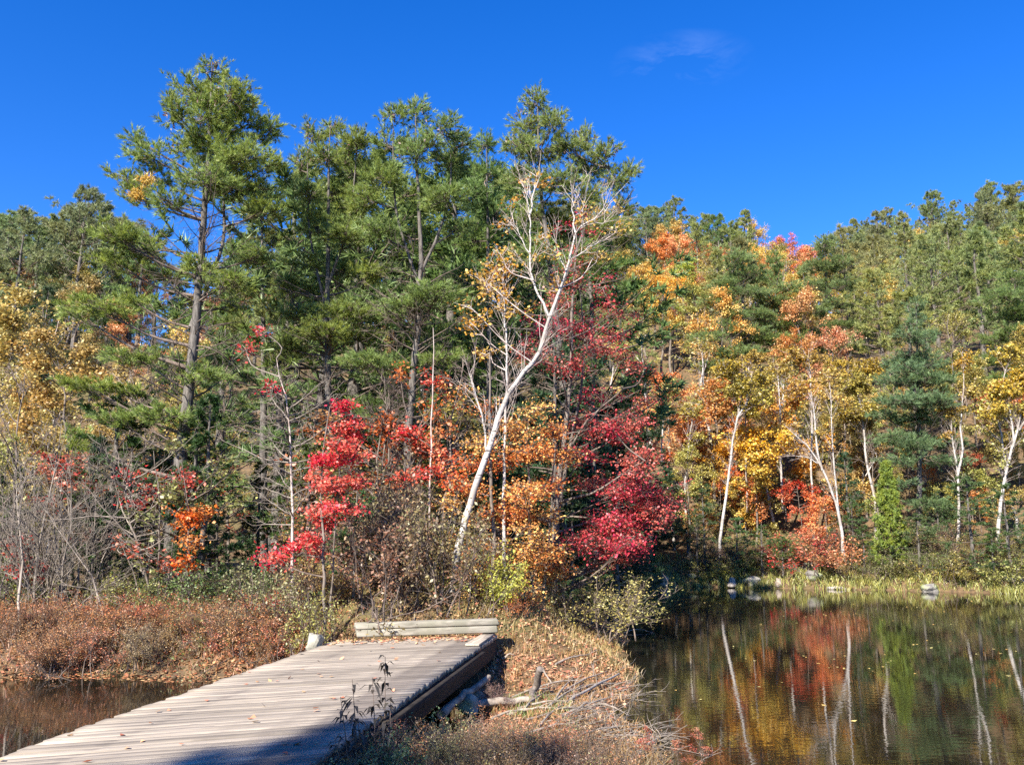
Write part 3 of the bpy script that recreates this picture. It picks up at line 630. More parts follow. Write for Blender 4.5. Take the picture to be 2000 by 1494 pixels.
pine1, b1 = hero('pine_tree', 'tallest pine with open tiers of branches standing alone at left', 'tree', 21,
    [([(325, 1215), (335, 1060), (348, 930), (362, 830), (376, 700), (388, 560), (396, 450), (408, 300), (415, 120)], 0.19, 0.012), ([(372, 640, 0), (420, 520, .6), (440, 440, .8), (430, 300, .6), (425, 220, .5)], 0.06, 0.012)],
    [(415, 140, 20, 28, 0), (370, 180, 40, 28, .5), (455, 185, 38, 35, -.5), (400, 230, 65, 38, 0), (480, 245, 48, 38, .6), (345, 225, 22, 30, -.6), (522, 255, 22, 30, .2), (420, 290, 72, 40, .3), (480, 310, 55, 35, -.4), (360, 285, 32, 32, .8), (530, 320, 20, 22, 0), (400, 350, 55, 30, -.8), (450, 370, 55, 26, .5), (505, 372, 45, 18, .9), (430, 200, 60, 40, 1.0), (440, 330, 60, 40, 1.4),
     (258, 268, 16, 18, -.3), (288, 305, 34, 26, -.4), (238, 345, 26, 28, -.2), (310, 350, 36, 26, .2), (268, 382, 34, 14, 0), (330, 395, 36, 22, -.7),
     (220, 455, 42, 15, -.6), (265, 480, 55, 16, 0), (230, 515, 44, 14, .4), (300, 465, 36, 16, .6), (520, 405, 36, 26, .3), (505, 500, 48, 14, .5), (385, 522, 36, 10, -.6), (450, 555, 46, 12, -.4), (440, 600, 30, 10, .8), (330, 540, 40, 12, .9),
     (190, 598, 62, 14, -.4), (150, 612, 34, 11, .2), (262, 590, 34, 12, .5), (270, 700, 52, 9, -.5), (400, 735, 44, 8, -.5), (170, 752, 52, 11, -.3), (235, 768, 44, 9, .2), (330, 812, 58, 10, -.8), (235, 818, 48, 9, -.2), (425, 826, 26, 6, .5), (150, 850, 30, 9, .8), (150, 875, 26, 9, .4)],
    'pine', (0.245, 0.315, 0.068), dens=0.82, dead=(70, 0.30, 0.72), rise=0.38, cones=9)
g = G()
for (px, py, rx, ry) in ((287, 353, 16, 11), (268, 381, 13, 8)):
    c = at(px, py, 20.35); q = rng.normal(size=(60, 3)) * np.array([rx, rx, ry]) * 21 / FPX * 0.55; V, F = blades(c + q, nrm(rng.normal(size=(60, 3))), 9, 0.13, 0.02); g.add(V, F, rng.uniform(0, 1, len(F)))
gobj('yellowed_needles', g, M_NEEDLE, pine1, off=b1, color=(0.62, 0.42, 0.10))
hero('pine_tree', 'pine with several pointed tops just right of the tallest pine', 'tree', 24,
    [([(650, 1180), (645, 900), (640, 700), (640, 480), (645, 250)], 0.14, 0.012), ([(640, 620), (605, 450), (600, 300)], 0.045, .01), ([(640, 560), (685, 420), (697, 270)], 0.045, .01)],
    [(613, 262, 14, 26, 0), (650, 258, 18, 22, .4), (697, 282, 24, 30, -.3), (590, 318, 14, 24, .3), (640, 308, 40, 34, 0), (690, 338, 38, 34, .5), (602, 380, 26, 40, -.4), (650, 380, 50, 38, .8), (708, 398, 34, 34, -.3), (620, 450, 38, 30, .3), (680, 458, 46, 28, -.6), (736, 452, 30, 24, .5), (600, 515, 24, 20, 0), (662, 528, 36, 18, .8), (718, 540, 36, 18, -.4),
     (560, 562, 36, 24, .2), (582, 612, 46, 20, -.8), (682, 612, 56, 15, -.9), (640, 650, 60, 15, -1.0), (560, 680, 36, 22, .5), (610, 570, 30, 18, .9), (700, 660, 40, 14, .4)],
    'pine', (0.245, 0.305, 0.072), dens=0.88, dead=(60, 0.2, 0.62), rise=0.5, cones=6)
hero('pine_tree', 'round topped pine in the centre with a bare pale trunk gap', 'tree', 23,
    [([(800, 1165), (797, 900), (805, 760), (818, 600), (822, 480), (815, 330), (812, 210)], 0.14, 0.012), ([(820, 560), (775, 420), (768, 250)], 0.045, .01), ([(820, 540), (875, 400), (880, 290)], 0.045, .01)],
    [(770, 228, 20, 20, 0), (812, 222, 26, 26, .3), (862, 256, 36, 28, -.3), (905, 278, 20, 20, .4), (760, 285, 40, 34, .5), (820, 296, 46, 36, -.5), (880, 318, 40, 34, .5), (748, 348, 44, 34, -.5), (800, 375, 40, 32, .9), (870, 388, 40, 32, -.6), (718, 388, 26, 28, .2), (738, 448, 46, 22, -.6), (790, 455, 36, 18, .9), (892, 448, 36, 22, .6),
     (850, 580, 62, 15, -.8), (790, 596, 44, 13, -.4), (758, 622, 40, 12, .5), (722, 708, 54, 12, -.8), (772, 722, 44, 10, .3), (840, 650, 40, 12, .8), (860, 700, 40, 12, -.3), (735, 800, 60, 18, .9), (820, 790, 50, 14, .6)],
    'pine', (0.225, 0.305, 0.08), dens=0.88, dead=(60, 0.25, 0.62), rise=0.5, cones=7)
hero('pine_tree', 'wide topped pine rising behind the leaning white birch', 'tree', 25,
    [([(1095, 1150), (1100, 900), (1095, 700), (1070, 500), (1055, 350), (1048, 175)], 0.15, 0.012), ([(1085, 600), (1140, 450), (1190, 330)], 0.05, .01)],
    [(1045, 198, 18, 28, 0), (1028, 248, 34, 32, .4), (1080, 238, 26, 28, -.3), (1010, 288, 30, 28, -.4), (1060, 298, 50, 34, .5), (1110, 288, 36, 28, 0), (1140, 268, 24, 18, .4), (1182, 298, 26, 18, -.3), (1150, 328, 46, 28, .5), (1080, 358, 56, 34, -.5), (1020, 350, 40, 34, .8), (1202, 356, 34, 24, .3), (1230, 335, 14, 20, 0), (1140, 388, 46, 28, -.4), (1050, 420, 46, 28, .4), (1212, 408, 26, 26, .6), (1100, 450, 56, 28, .9), (1182, 450, 42, 26, -.3), (1040, 500, 40, 24, -.5), (1152, 508, 46, 24, .5), (1215, 470, 20, 20, 0)],
    'pine', (0.245, 0.305, 0.08), dens=0.88, dead=(50, 0.25, 0.6), rise=0.55, cones=8)
hero('pine_tree', 'narrow pine between the round topped pine and the wide topped pine', 'tree', 27,
    [([(955, 1100), (955, 700), (950, 270)], 0.12, 0.012)],
    [(945, 285, 18, 26, 0), (962, 338, 30, 34, .4), (920, 378, 30, 34, -.4), (970, 420, 36, 32, .3), (928, 470, 42, 32, .6), (972, 540, 36, 24, -.5), (900, 540, 36, 24, .3), (950, 620, 46, 22, .6), (880, 650, 46, 22, -.4), (960, 690, 36, 20, .2)],
    'pine', (0.175, 0.265, 0.068), dens=0.95, dead=(40, 0.2, 0.6), rise=0.4)
hero('pine_tree', 'dark pine filling the gap behind the tallest pine', 'tree', 30,
    [([(515, 1100), (515, 700), (510, 400)], 0.17, 0.02)],
    [(510, 420, 26, 30, 0), (535, 470, 36, 26, .4), (490, 500, 40, 24, -.4), (540, 540, 36, 22, .2), (480, 570, 40, 20, .5), (530, 610, 40, 20, -.4), (470, 640, 30, 18, .3), (545, 690, 34, 20, .2)],
    'pine', PINE_L, dens=0.7, dead=(40, 0.2, 0.65), rise=0.3)

birch, bb = hero('birch_tree', 'leaning white birch forked high above the bridge end', 'tree', 18,
    [([(884, 1150), (893, 1085), (925, 960), (960, 860), (985, 785), (1020, 730), (1052, 688), (1075, 615)], 0.080, 0.032),
     ([(1074, 622), (1092, 570), (1112, 508), (1126, 452), (1160, 428), (1192, 394)], 0.030, 0.007), ([(1074, 622), (1054, 580), (1037, 530), (1035, 470), (1034, 415), (1022, 362)], 0.027, 0.005), ([(1034, 420), (1042, 385), (1052, 345)], 0.02, 0.006),
     ([(950, 885), (945, 832), (930, 775), (916, 728)], 0.022, 0.006), ([(1124, 455), (1120, 420), (1118, 380)], 0.02, 0.005), ([(1110, 515), (1140, 490), (1180, 470)], 0.015, 0.004), ([(1036, 500), (1020, 470), (1005, 440)], 0.014, 0.004), ([(1128, 450), (1150, 440), (1210, 430)], .013, .003), ([(1105, 530), (1092, 500), (1085, 470)], .012, .003), ([(1140, 440), (1137, 415), (1145, 380)], .012, .003)],
    [(1000, 420, 40, 40, 0, .22), (1040, 360, 30, 30, .3, .25), (1140, 420, 50, 35, -.3, .25), (1190, 400, 30, 25, .2, .3), (980, 500, 40, 40, .3, .25), (1060, 480, 50, 40, -.4, .2), (960, 560, 40, 35, .2, .3), (1100, 560, 40, 30, .4, .2), (930, 610, 30, 30, -.2, .25), (1160, 500, 40, 30, .4, .25), (1200, 440, 25, 25, -.4, .3)],
    'leaf', (0.62, 0.38, 0.07), dens=0.6, ls=0.068, bark=M_BIRCH, twig=M_BIRCHT, rise=0.9, limb=0.006, sides=10)
hero('birch_tree', 'slim white birch upright behind the leaning birch', 'tree', 18.8,
    [([(986, 1090), (984, 980), (986, 850), (991, 720), (986, 630), (968, 590), (950, 560)], 0.042, 0.010), ([(986, 640), (985, 600), (983, 560)], 0.02, .006)],
    [(950, 560, 35, 40, 0, .3), (985, 520, 30, 40, .2, .3), (930, 640, 30, 30, .2, .25), (1010, 600, 30, 30, -.3, .25), (960, 680, 35, 25, .3, .2)],
    'leaf', (0.62, 0.36, 0.06), ls=0.075, bark=M_BIRCH, twig=M_BIRCHT, rise=0.9, limb=0.006)
hero('maple_tree', 'crimson maple leaning out over the dark inlet', 'tree', 20.5,
    [([(1078, 1172), (1085, 1020), (1102, 870), (1113, 745), (1118, 620), (1126, 440)], 0.085, 0.01), ([(1070, 1165, .5), (1098, 960, .5), (1140, 720, .5), (1132, 560, .4)], 0.06, 0.01), ([(1100, 900), (1150, 820, -.6), (1215, 760, -1)], 0.035, .006), ([(1090, 980), (1160, 960, -.6), (1260, 900, -1.2)], 0.035, .006), ([(1085, 1040), (1150, 1020, .5), (1230, 1000, .2)], 0.03, .006)],
    [(1075, 640, 46, 32, 0, .6), (1132, 642, 52, 36, .6, .6), (1040, 692, 34, 28, -.4, .7), (1162, 682, 44, 32, -.5, .6), (1205, 655, 30, 24, .3, .6), (1112, 712, 44, 24, -.6, .7), (1085, 590, 30, 26, .4, .6), (1225, 700, 30, 22, .4, .6),
     (1190, 838, 54, 28, -.6), (1242, 828, 34, 22, .2), (1130, 830, 34, 20, .6), (1252, 898, 36, 24, -.8), (1222, 956, 54, 28, -.6), (1284, 966, 38, 30, -.3), (1292, 1010, 24, 20, -.6), (1170, 945, 44, 20, .5), (1200, 1018, 54, 28, -.3), (1152, 1058, 44, 24, -.7), (1212, 1088, 34, 20, .2), (1238, 1056, 30, 24, -.6), (1172, 1100, 22, 12, .4), (1262, 780, 30, 20, .5, .6), (1170, 770, 40, 20, .3, .6), (1145, 890, 40, 20, -.4, .6),
     (1120, 530, 45, 50, 0, .25), (1180, 560, 45, 45, .5, .22), (1130, 450, 40, 40, .3, .25), (1200, 610, 40, 30, -.3, .3), (1260, 720, 40, 30, 0, .2)],
    'leaf', CRIM, fill=18, dens=0.9, ls=0.060, bark=M_BARK2, dead=(26, 0.2, 0.9, 1.0), rise=0.45, limb=0.014)
hero('maple_tree', 'orange and red maple behind the leaning birch trunk', 'tree', 18.7,
    [([(962, 1195), (963, 1000), (957, 850), (958, 650)], 0.05, 0.008), ([(1040, 1180, .3), (1035, 1000, .3), (1030, 850, .2), (1040, 780)], 0.045, .008), ([(1060, 1185, .6), (1075, 1000, .4), (1085, 860, .2)], 0.04, .008)],
    [(888, 938, 32, 18, -.3), (930, 960, 36, 18, .2), (880, 985, 26, 14, .3), (910, 900, 40, 18, 0), (942, 868, 36, 18, -.4), (1000, 828, 34, 24, .3), (1050, 798, 26, 20, -.3), (1082, 838, 30, 24, .4), (1040, 878, 46, 28, -.2), (1092, 888, 36, 24, .6), (990, 898, 36, 24, .4), (1022, 958, 42, 28, -.4), (1070, 948, 36, 24, .4), (1000, 1008, 42, 22, .3), (1040, 1070, 46, 18, -.5), (1082, 1080, 26, 14, .3), (1012, 1100, 36, 13, -.2), (1084, 1106, 26, 13, .4), (1030, 1163, 30, 9, -.6), (960, 790, 30, 20, .3, .5), (900, 760, 26, 18, 0, .5), (940, 1010, 30, 16, .3, .6), (1050, 1010, 40, 18, .5)],
    'leaf', (0.76, 0.26, 0.085), mat=M_LEAFV, fill=14, dens=0.9, ls=0.060, bark=M_BARK2, twig=M_TWIG, rise=0.4, limb=0.01)
hero('maple_sapling', 'slender scarlet maple sapling left of the bridge end', 'tree', 16.6,
    [([(637, 1245), (632, 1100), (628, 950), (640, 820), (660, 770)], 0.035, 0.006), ([(648, 1245, .1), (650, 1100, .1), (665, 900)], 0.025, .005)],
    [(672, 790, 24, 14, 0), (682, 828, 30, 18, .2), (664, 868, 30, 18, -.3), (640, 900, 40, 18, 0), (692, 888, 32, 12, .3), (620, 930, 26, 16, .3), (652, 944, 42, 18, -.2), (692, 940, 26, 13, .2), (620, 1005, 22, 10, .1), (662, 994, 38, 11, -.3), (640, 1020, 26, 10, .3), (610, 1050, 36, 11, -.3), (575, 1066, 30, 8, .2), (622, 1080, 22, 7, .3), (542, 1090, 22, 6, 0), (690, 850, 22, 20, .4)],
    'leaf', (0.76, 0.105, 0.075), ts=0.62, dens=1.5, ls=0.06, bark=M_BARK2, rise=0.3, limb=0.008)
hero('maple_sapling', 'small red and orange sapling right of the scarlet sapling', 'tree', 19.5,
    [([(842, 1190), (838, 1050), (842, 900), (846, 640)], 0.03, 0.006)],
    [(800, 846, 30, 14, 0), (825, 870, 24, 12, .3), (860, 890, 20, 12, -.2), (790, 935, 34, 10, .2, .6), (830, 925, 24, 9, -.3, .6), (870, 925, 18, 9, 0), (850, 735, 22, 16, .2, .4)],
    'leaf', (0.62, 0.12, 0.06), dens=1.0, ls=0.075, bark=M_BIRCHT, rise=0.3, limb=0.008)
hero('maple_sapling', 'thin sapling with a bright orange spray before the tallest pine trunk', 'tree', 18,
    [([(375, 1235), (365, 1120), (368, 1000), (355, 900)], 0.022, 0.004)],
    [(368, 1010, 24, 10, 0), (355, 1030, 16, 10, .1), (385, 1055, 18, 8, -.2), (362, 1100, 18, 9, 0), (395, 1000, 10, 6, 0)],
    'leaf', (0.66, 0.20, 0.03), dens=1.4, ls=0.075, bark=M_BARK2, rise=0.3, limb=0.006)
hero('maple_sapling', 'bushy many stemmed bare maple with a few red leaves at left', 'tree', 18.6,
    [([(300, 1228), (285, 1120), (250, 1000), (240, 900)], 0.03, 0.005), ([(305, 1228), (310, 1100), (312, 980), (300, 880)], 0.03, .005), ([(310, 1228, .2), (330, 1120), (345, 1000)], .02, .004), ([(295, 1228, -.2), (262, 1120), (225, 1040)], .02, .004)],
    [(260, 980, 34, 14, .2, .45), (290, 950, 30, 12, 0, .4), (350, 930, 24, 14, .3, .6), (375, 945, 16, 10, -.2, .6), (240, 1060, 28, 10, .2, .45), (255, 930, 30, 12, .3, .4), (335, 1100, 16, 8, 0, .6), (270, 1075, 26, 8, -.3, .5)],
    'leaf', (0.50, 0.09, 0.05), dens=0.8, ls=0.07, bark=M_BARK2, twig=M_TWIGG, dead=(30, .3, .95, .8), rise=0.5, limb=0.008)
hero('maple_sapling', 'pale stemmed sapling with red leaf tips left of the scarlet sapling', 'tree', 18,
    [([(572, 1220), (570, 1050), (568, 900), (562, 800), (540, 700)], 0.04, 0.006)],
    [(520, 650, 30, 16, 0, .3), (480, 680, 20, 12, .3, .3), (545, 760, 26, 14, -.2, .25), (530, 1090, 34, 9, -.3, .7), (500, 1180, 24, 9, -.2, .5), (548, 1180, 22, 8, .2, .5)],
    'leaf', (0.58, 0.07, 0.05), dens=0.9, ls=0.07, bark=M_BIRCHT, twig=M_TWIGG, dead=(40, .25, .95, .7), rise=0.6, limb=0.01)

# ------------------------------------------------------------------ prototypes for the woods
P_PINE = [gen_conifer(12, 2.6, 'pine', nl=42, per=8, tuf=4, nb=9, ln=0.34, wd=0.045, base=b) for b in (0.22, 0.32, 0.42, 0.28)]
P_POINT = [gen_conifer(12, 2.2, 'spruce', nl=56, per=7, tuf=3, nb=8, ln=0.34, wd=0.05, base=0.14, dead=6) for _ in range(2)]
P_SPR = [gen_conifer(9, 1.9, 'spruce', nl=60, per=7, tuf=4, nb=6, ln=0.22, wd=0.045, base=0.06, dead=4) for _ in range(3)]
P_HEM = [gen_conifer(6, 1.8, 'hemlock', nl=40, per=8, tuf=4, nb=6, ln=0.17, wd=0.035, base=0.08, dead=6) for _ in range(3)]
P_CED = gen_conifer(5, 1.25, 'cedar', nl=125, per=8, tuf=4, nb=6, ln=0.16, wd=0.045, base=0.0, dead=0)
P_DEC = [gen_decid(9, 2.2, b, nl=15, per=6, per2=4, lv=l, ls=0.125) for b, l in ((0.35, 18), (0.25, 20), (0.45, 15), (0.3, 18))]
P_THIN = [gen_decid(9, 1.7, b, nl=14, per=5, per2=4, lv=5, ls=0.14, bark=M_BIRCH, twig=M_BIRCHT, lean=0.12) for b in (0.45, 0.5, 0.4)]
P_BARE = [gen_decid(7, 1.3, 0.2, r0=0.045, nl=16, per=6, per2=4, lv=0, bark=M_BARK2, twig=M_TWIG) for _ in range(3)]
P_SAP = [gen_decid(4.5, 1.1, 0.2, nl=12, per=6, per2=4, lv=4, ls=0.09, spread=0.08, r0=0.025, lean=0.12) for _ in range(3)]
P_LAYER = [gen_decid(6, 2.0, 0.2, nl=16, per=7, per2=4, lv=12, ls=0.115, spread=0.12, rise=0.22, r0=0.05) for _ in range(2)]
P_SHR = [gen_shrub(1.4, 18, 6, 3, 6, 0.05, 0.05) for _ in range(3)]
P_FINE = [gen_shrub(1.2, 30, 7, 4, 6, 0.036, 0.04, fan=0.5, rad=0.28) for _ in range(3)]
P_LUSH = [gen_shrub(1.6, 16, 6, 3, 7, 0.09, 0.07, fan=0.6) for _ in range(2)]
P_TWIG = [gen_shrub(2.6, 12, 8, 5, 0, fan=0.4, twig=M_TWIGG) for _ in range(2)]
pick = lambda L_: L_[rng.integers(len(L_))]

# ------------------------------------------------------------------ hillside woods
KIND = {'pine': ('pine_tree', 'tree'), 'spruce': ('spruce_tree', 'tree'), 'birch': ('birch_tree', 'tree'), 'maple': ('maple_tree', 'tree'), 'bare': ('bare_tree', 'tree')}
def hill_choice(px, py, y):
    r = rng.uniform()
    if px > 1180:
        if py < 385 or (px < 1340 and py < 450) or (px > 1650 and py < 560):
            return ('pine', PINE_B) if r < 0.40 else ('pine', PINE_L) if r < 0.72 else ('maple', OLIVE) if r < 0.88 else ('maple', GOLD) if r < .94 else ('bare', TAN)
        if 1180 < px < 1640 and py < 640:
            return [('maple', ORANGE), ('maple', PEACH), ('maple', GOLD), ('maple', OLIVE), ('pine', PINE_L), ('birch', OLIVE)][np.searchsorted([.14, .26, .50, .76, .92], r)]
        if px >= 1620 and py < 760:
            return [('pine', PINE_L), ('maple', OLIVE), ('bare', TAN), ('maple', GOLD), ('birch', OLIVE)][np.searchsorted([.45, .66, .8, .9], r)]
        return [('maple', ORANGE), ('maple', GOLD), ('birch', OLIVE), ('maple', OLIVE), ('birch', GOLD), ('bare', TAN), ('pine', PINE)][np.searchsorted([.10, .32, .52, .72, .84, .89], r)]
    if px < 280 and y < 66: return ('maple', (0.46, 0.35, 0.11)) if r < 0.42 else ('birch', (0.46, 0.36, 0.11)) if r < .85 else ('spruce', SPRUCE)
    if py < 520: return ('pine', PINE_B) if r < 0.9 else ('pine', PINE_L)
    return [('pine', PINE), ('bare', TAN), ('maple', RUST), ('maple', OLIVE), ('birch', GOLD), ('spruce', SPRUCE), ('maple', PEACH)][np.searchsorted([.26, .42, .49, .60, .68, .95], r)]
def tone(k, c):
    if k == 'pine': return 'green pine'
    if k == 'spruce': return 'dark spruce'
    if k == 'bare': return 'leafless grey tree'
    h = c[1] / c[0]; w = 'rusty' if c[0] < 0.40 and h < 0.6 else 'coral orange' if h < 0.36 else 'amber' if h < 0.48 else 'golden' if h < 0.68 else 'olive'
    return w + (' slim birch' if k == 'birch' else ' broadleaf tree')
def spot(x, y):
    z = gz(x, y); px, py = proj((x, y, z + 8)); px = float(px)
    if x > 0.10 * y:
        side = [' right of the crimson maple', ' above the straight leaning birch', ' above the arching birch', ' above the blue-green pine', ' toward the right frame edge'][int(np.searchsorted([1350, 1500, 1680, 1850], px))]
        up_n = ['low on the far slope', 'halfway up the far slope', 'high on the far slope', 'near the far skyline'][int(np.searchsorted([62, 90, 122], y))]
    else:
        side = [' left of the tallest pine', ' behind the tallest pine', ' behind the two centre pines', ' behind the wide topped pine'][int(np.searchsorted([250, 560, 900], px))]
        up_n = ['in the flat wood', 'low on the left hill', 'near the left skyline'][int(np.searchsorted([48, 74], y))]
    return up_n + side
def hill_tree(x, y, k, col, H=None, label=None, group=None):
    z = gz(x, y); side = 1 if x > 0.10 * y else 0
    pr = {'pine': P_PINE + P_POINT, 'spruce': P_SPR, 'birch': P_THIN, 'maple': P_DEC, 'bare': P_BARE}[k]
    H = H or {'pine': rng.uniform(9, 14), 'spruce': rng.uniform(6, 10), 'birch': rng.uniform(7, 10), 'maple': rng.uniform(6.5, 9.5), 'bare': rng.uniform(6, 9)}[k]
    place(pick(pr), KIND[k][0], (x, y, z - 0.1), H, vary(col), label or tone(k, col) + ' ' + spot(x, y), 'tree', group or tone(k, col) + ' ' + spot(x, y), wide=rng.uniform(0.9, 1.2))
nh = 0
yy = 31.0
while yy < 160:
    stp = 3.55 + 0.013 * yy
    for xx in np.arange(-0.66 * yy - 2, 0.70 * yy + 6, stp):
        x = xx + rng.uniform(-.42, .42) * stp; y = yy + rng.uniform(-.42, .42) * stp
        if float(shore(np.array([x]), np.array([y]))[0]) < 2.5: continue
        z = gz(x, y); px, py = proj((x, y, z + 8))
        if px < -60 or px > 2060: continue
        # skip what the nearer slope hides
        t = np.linspace(0.25, 0.97, 40); q = EYE[None] + (np.array([x, y, z + 13]) - EYE)[None] * t[:, None]
        if (terr(q[:, 0], q[:, 1]) + 5.0 * (q[:, 1] > 48) > q[:, 2]).any(): continue
        if px < 1180 and y < 36 and abs(px - 640) < 520 and rng.uniform() < 0.5: continue
        k, col = hill_choice(px, py, y)
        if y < 52 and k == 'maple': H = rng.uniform(5, 8)
        else: H = None
        if 330 < px < 1230 and k == 'pine': H = rng.uniform(8, 12)
        hill_tree(x, y, k, col, H); nh += 1
    yy += stp
print('hill trees', nh)

# trees that stand out on the hill: (px, py of top, depth, kind, colour, height, label)
for px, py, D, k, col, H, lab in (


    (1290, 560, 74, 'maple', (0.74, 0.46, 0.08), 13, 'big golden maple on the slope right of the crimson maple'), (1330, 535, 84, 'maple', LIME, 11, 'lime yellow tree top just above the big golden maple'),
    (1530, 470, 120, 'maple', (0.62, 0.19, 0.09), 11, 'coral red maple on the skyline dip'), (1420, 490, 104, 'maple', ORANGE, 10, 'orange maple on the upper slope left of the coral skyline tree'), (1455, 515, 100, 'maple', PEACH, 9, 'peach coloured maple on the upper slope below the golden skyline tree'), (1500, 500, 108, 'maple', ORANGE, 10, 'orange maple just below the coral skyline tree'), (1565, 485, 112, 'maple', PEACH, 10, 'peach coloured maple right of the coral skyline tree'), (1385, 545, 92, 'maple', PEACH, 9, 'peach coloured maple below the grey outcrop'), (1345, 590, 84, 'maple', GOLD, 10, 'golden maple just right of the big golden one'), (1470, 440, 125, 'maple', GOLD, 11, 'golden tree poking above the skyline beside a small dark pine'),
    (1890, 520, 72, 'bare', TAN, 12, 'tall leafless pale tree near the right frame edge'), (1870, 590, 70, 'bare', TAN, 10, 'shorter leafless pale tree left of the tall leafless one'),
    (1390, 760, 52, 'maple', ORANGE, 8, 'bright orange maple behind the left birch of the far shore'), (1260, 410, 100, 'pine', PINE_B, 13, 'broad pine on the skyline right of the tall pine row'), (1350, 425, 104, 'pine', PINE_B, 13, 'pine on the skyline above the grey outcrop'), (1400, 425, 106, 'pine', PINE, 13, 'pointed pine on the skyline right of the outcrop'),
    (1465, 455, 118, 'spruce', SPRUCE, 8, 'small dark conifer before the golden skyline tree'), (170, 380, 78, 'pine', PINE_B, 17, 'broad pine on the left skyline beside the tallest pine'), (50, 418, 76, 'pine', PINE_B, 15, 'pine on the skyline at the left frame edge'),
    (60, 515, 50, 'maple', (0.52, 0.38, 0.11), 10, 'golden birch-like tree at the left frame edge below the skyline pines'), (160, 520, 52, 'birch', (0.48, 0.37, 0.11), 10, 'ochre tree between the left edge and the tallest pine')):
    p = at(px, py, D); z = gz(p[0], p[1]); Ht = max(p[2] - z, H * 0.7)
    hill_tree(p[0], p[1], k, col, min(Ht, H * 1.3), lab, 'landmark trees')

for px, py, D, w, lab in ((575, 345, 31, 1.3, 'pine seen in the gap right of the tallest pine'), (705, 330, 32, 1.4, 'pine seen in the gap between the two centre pines'), (885, 345, 31, 1.4, 'pine seen just right of the round topped pine'), (985, 360, 33, 1.3, 'pine seen left of the wide topped pine behind the birch'), (1150, 470, 33, 1.2, 'pine seen behind the right half of the wide topped pine'), (790, 420, 36, 1.4, 'lower pine hidden behind the round topped pine'), (640, 430, 36, 1.4, 'lower pine hidden behind the many topped pine')):
    p = at(px, py, D); z = gz(p[0], p[1]); place(pick(P_PINE), 'pine_tree', (p[0], p[1], z - .1), p[2] - z, vary(PINE, .06), lab, 'tree', wide=w)
for k in range(70):
    y = rng.uniform(46, 66); pxx = rng.uniform(1380, 2060); x = (pxx - 1000) / FPX * y
    if float(shore(np.array([x]), np.array([y]))[0]) < 2.0: continue
    q = rng.uniform(); c_ = [ORANGE, GOLD, OLIVE, (0.42, 0.40, 0.09), (0.11, 0.17, 0.05), (0.09, 0.15, 0.045), (0.46, 0.36, 0.08)][rng.integers(7)]
    con = c_[0] < 0.2
    sp = ' '.join(spot(x, y).replace('low on the far slope', 'in the undergrowth').split())
    lab = ('dark young hemlock ' if con else tone('maple', c_).split()[0] + ' leaved undergrowth sapling ') + sp
    place(pick(P_HEM) if con else pick(P_LAYER), 'hemlock_tree' if con else 'undergrowth_sapling', (x, y, gz(x, y) - .1), rng.uniform(2.0, 5.0), vary(c_), lab, 'tree', lab)

for k, (px, py, D) in enumerate(((-15, 440, 80), (22, 425, 84), (78, 445, 82), (108, 430, 88), (142, 420, 82), (200, 405, 86), (232, 430, 84), (262, 440, 90), (1232, 412, 104), (1285, 408, 108), (1318, 430, 104), (1372, 432, 108), (1418, 450, 110))):
    p = at(px, py, D); z = gz(p[0], p[1]); place(pick(P_PINE + P_POINT), 'pine_tree', (p[0], p[1], z - .1), min(max(p[2] - z, 8), 17), vary(PINE_B, .08), 'green pine with its top on the skyline ' + (('at the left frame edge', 'just right of the left frame edge', 'above the golden trees at left', 'above the ochre tree', 'left of the broad skyline pine', 'touching the broad skyline pine', 'right of the broad skyline pine', 'just left of the tallest pine trunk', 'touching the tall pine row', 'right of the tall pine row', 'above the cliff', 'beyond the grey outcrop', 'at the left end of the skyline dip')[k]), 'tree', 'skyline pines', wide=1.3)

# ------------------------------------------------------------------ far shore trees, by hand
def shore_birch(label, D, stems, clumps, col=OLIVE, dens=0.5):
    hero('birch_tree', label, 'tree', D, stems, clumps, 'leaf', col, dens=dens, ls=0.13, bark=M_BIRCH, twig=M_BIRCHT, rise=0.7, limb=0.008, sides=7)
shore_birch('straight leaning white birch at the left of the far shore', 48, [([(1403, 1095), (1408, 1040), (1422, 940), (1432, 860), (1442, 810), (1450, 760)], .095, .03), ([(1440, 815), (1462, 780), (1468, 740)], .06, .02)],
    [(1440, 760, 40, 30, 0), (1480, 740, 36, 28, .5), (1420, 720, 34, 26, -.5), (1460, 800, 30, 22, .4), (1490, 780, 30, 20, 0)], (0.38, 0.31, 0.05), .55)
shore_birch('white birch arching to the left over the far shore', 46, [([(1648, 1090), (1643, 1030), (1625, 960), (1605, 915), (1580, 875), (1545, 842)], .10, .02), ([(1606, 918), (1597, 880), (1592, 830), (1588, 790)], .06, .02), ([(1600, 905), (1575, 893), (1552, 890)], .03, .01), ([(1640, 1010, .3), (1628, 900, .3), (1622, 760, .3)], .05, .015)],
    [(1545, 830, 25, 12, 0, .3), (1590, 790, 26, 20, .3, .3), (1600, 840, 20, 15, -.3, .3), (1560, 760, 36, 24, .6, .6), (1620, 740, 34, 24, .5, .6)], (0.45, 0.30, 0.06), .5)
shore_birch('crooked white birch between the dark spruce and the blue-green pine', 49, [([(1712, 1080), (1708, 980), (1692, 900), (1686, 830), (1678, 780), (1650, 730)], .085, .025), ([(1690, 930), (1705, 905), (1712, 890), (1705, 880)], .03, .01)],
    [(1670, 750, 44, 32, 0), (1640, 720, 34, 26, .5), (1690, 800, 30, 22, -.5), (1700, 720, 34, 28, .8), (1660, 810, 26, 20, .5)], (0.40, 0.31, 0.05), .6)
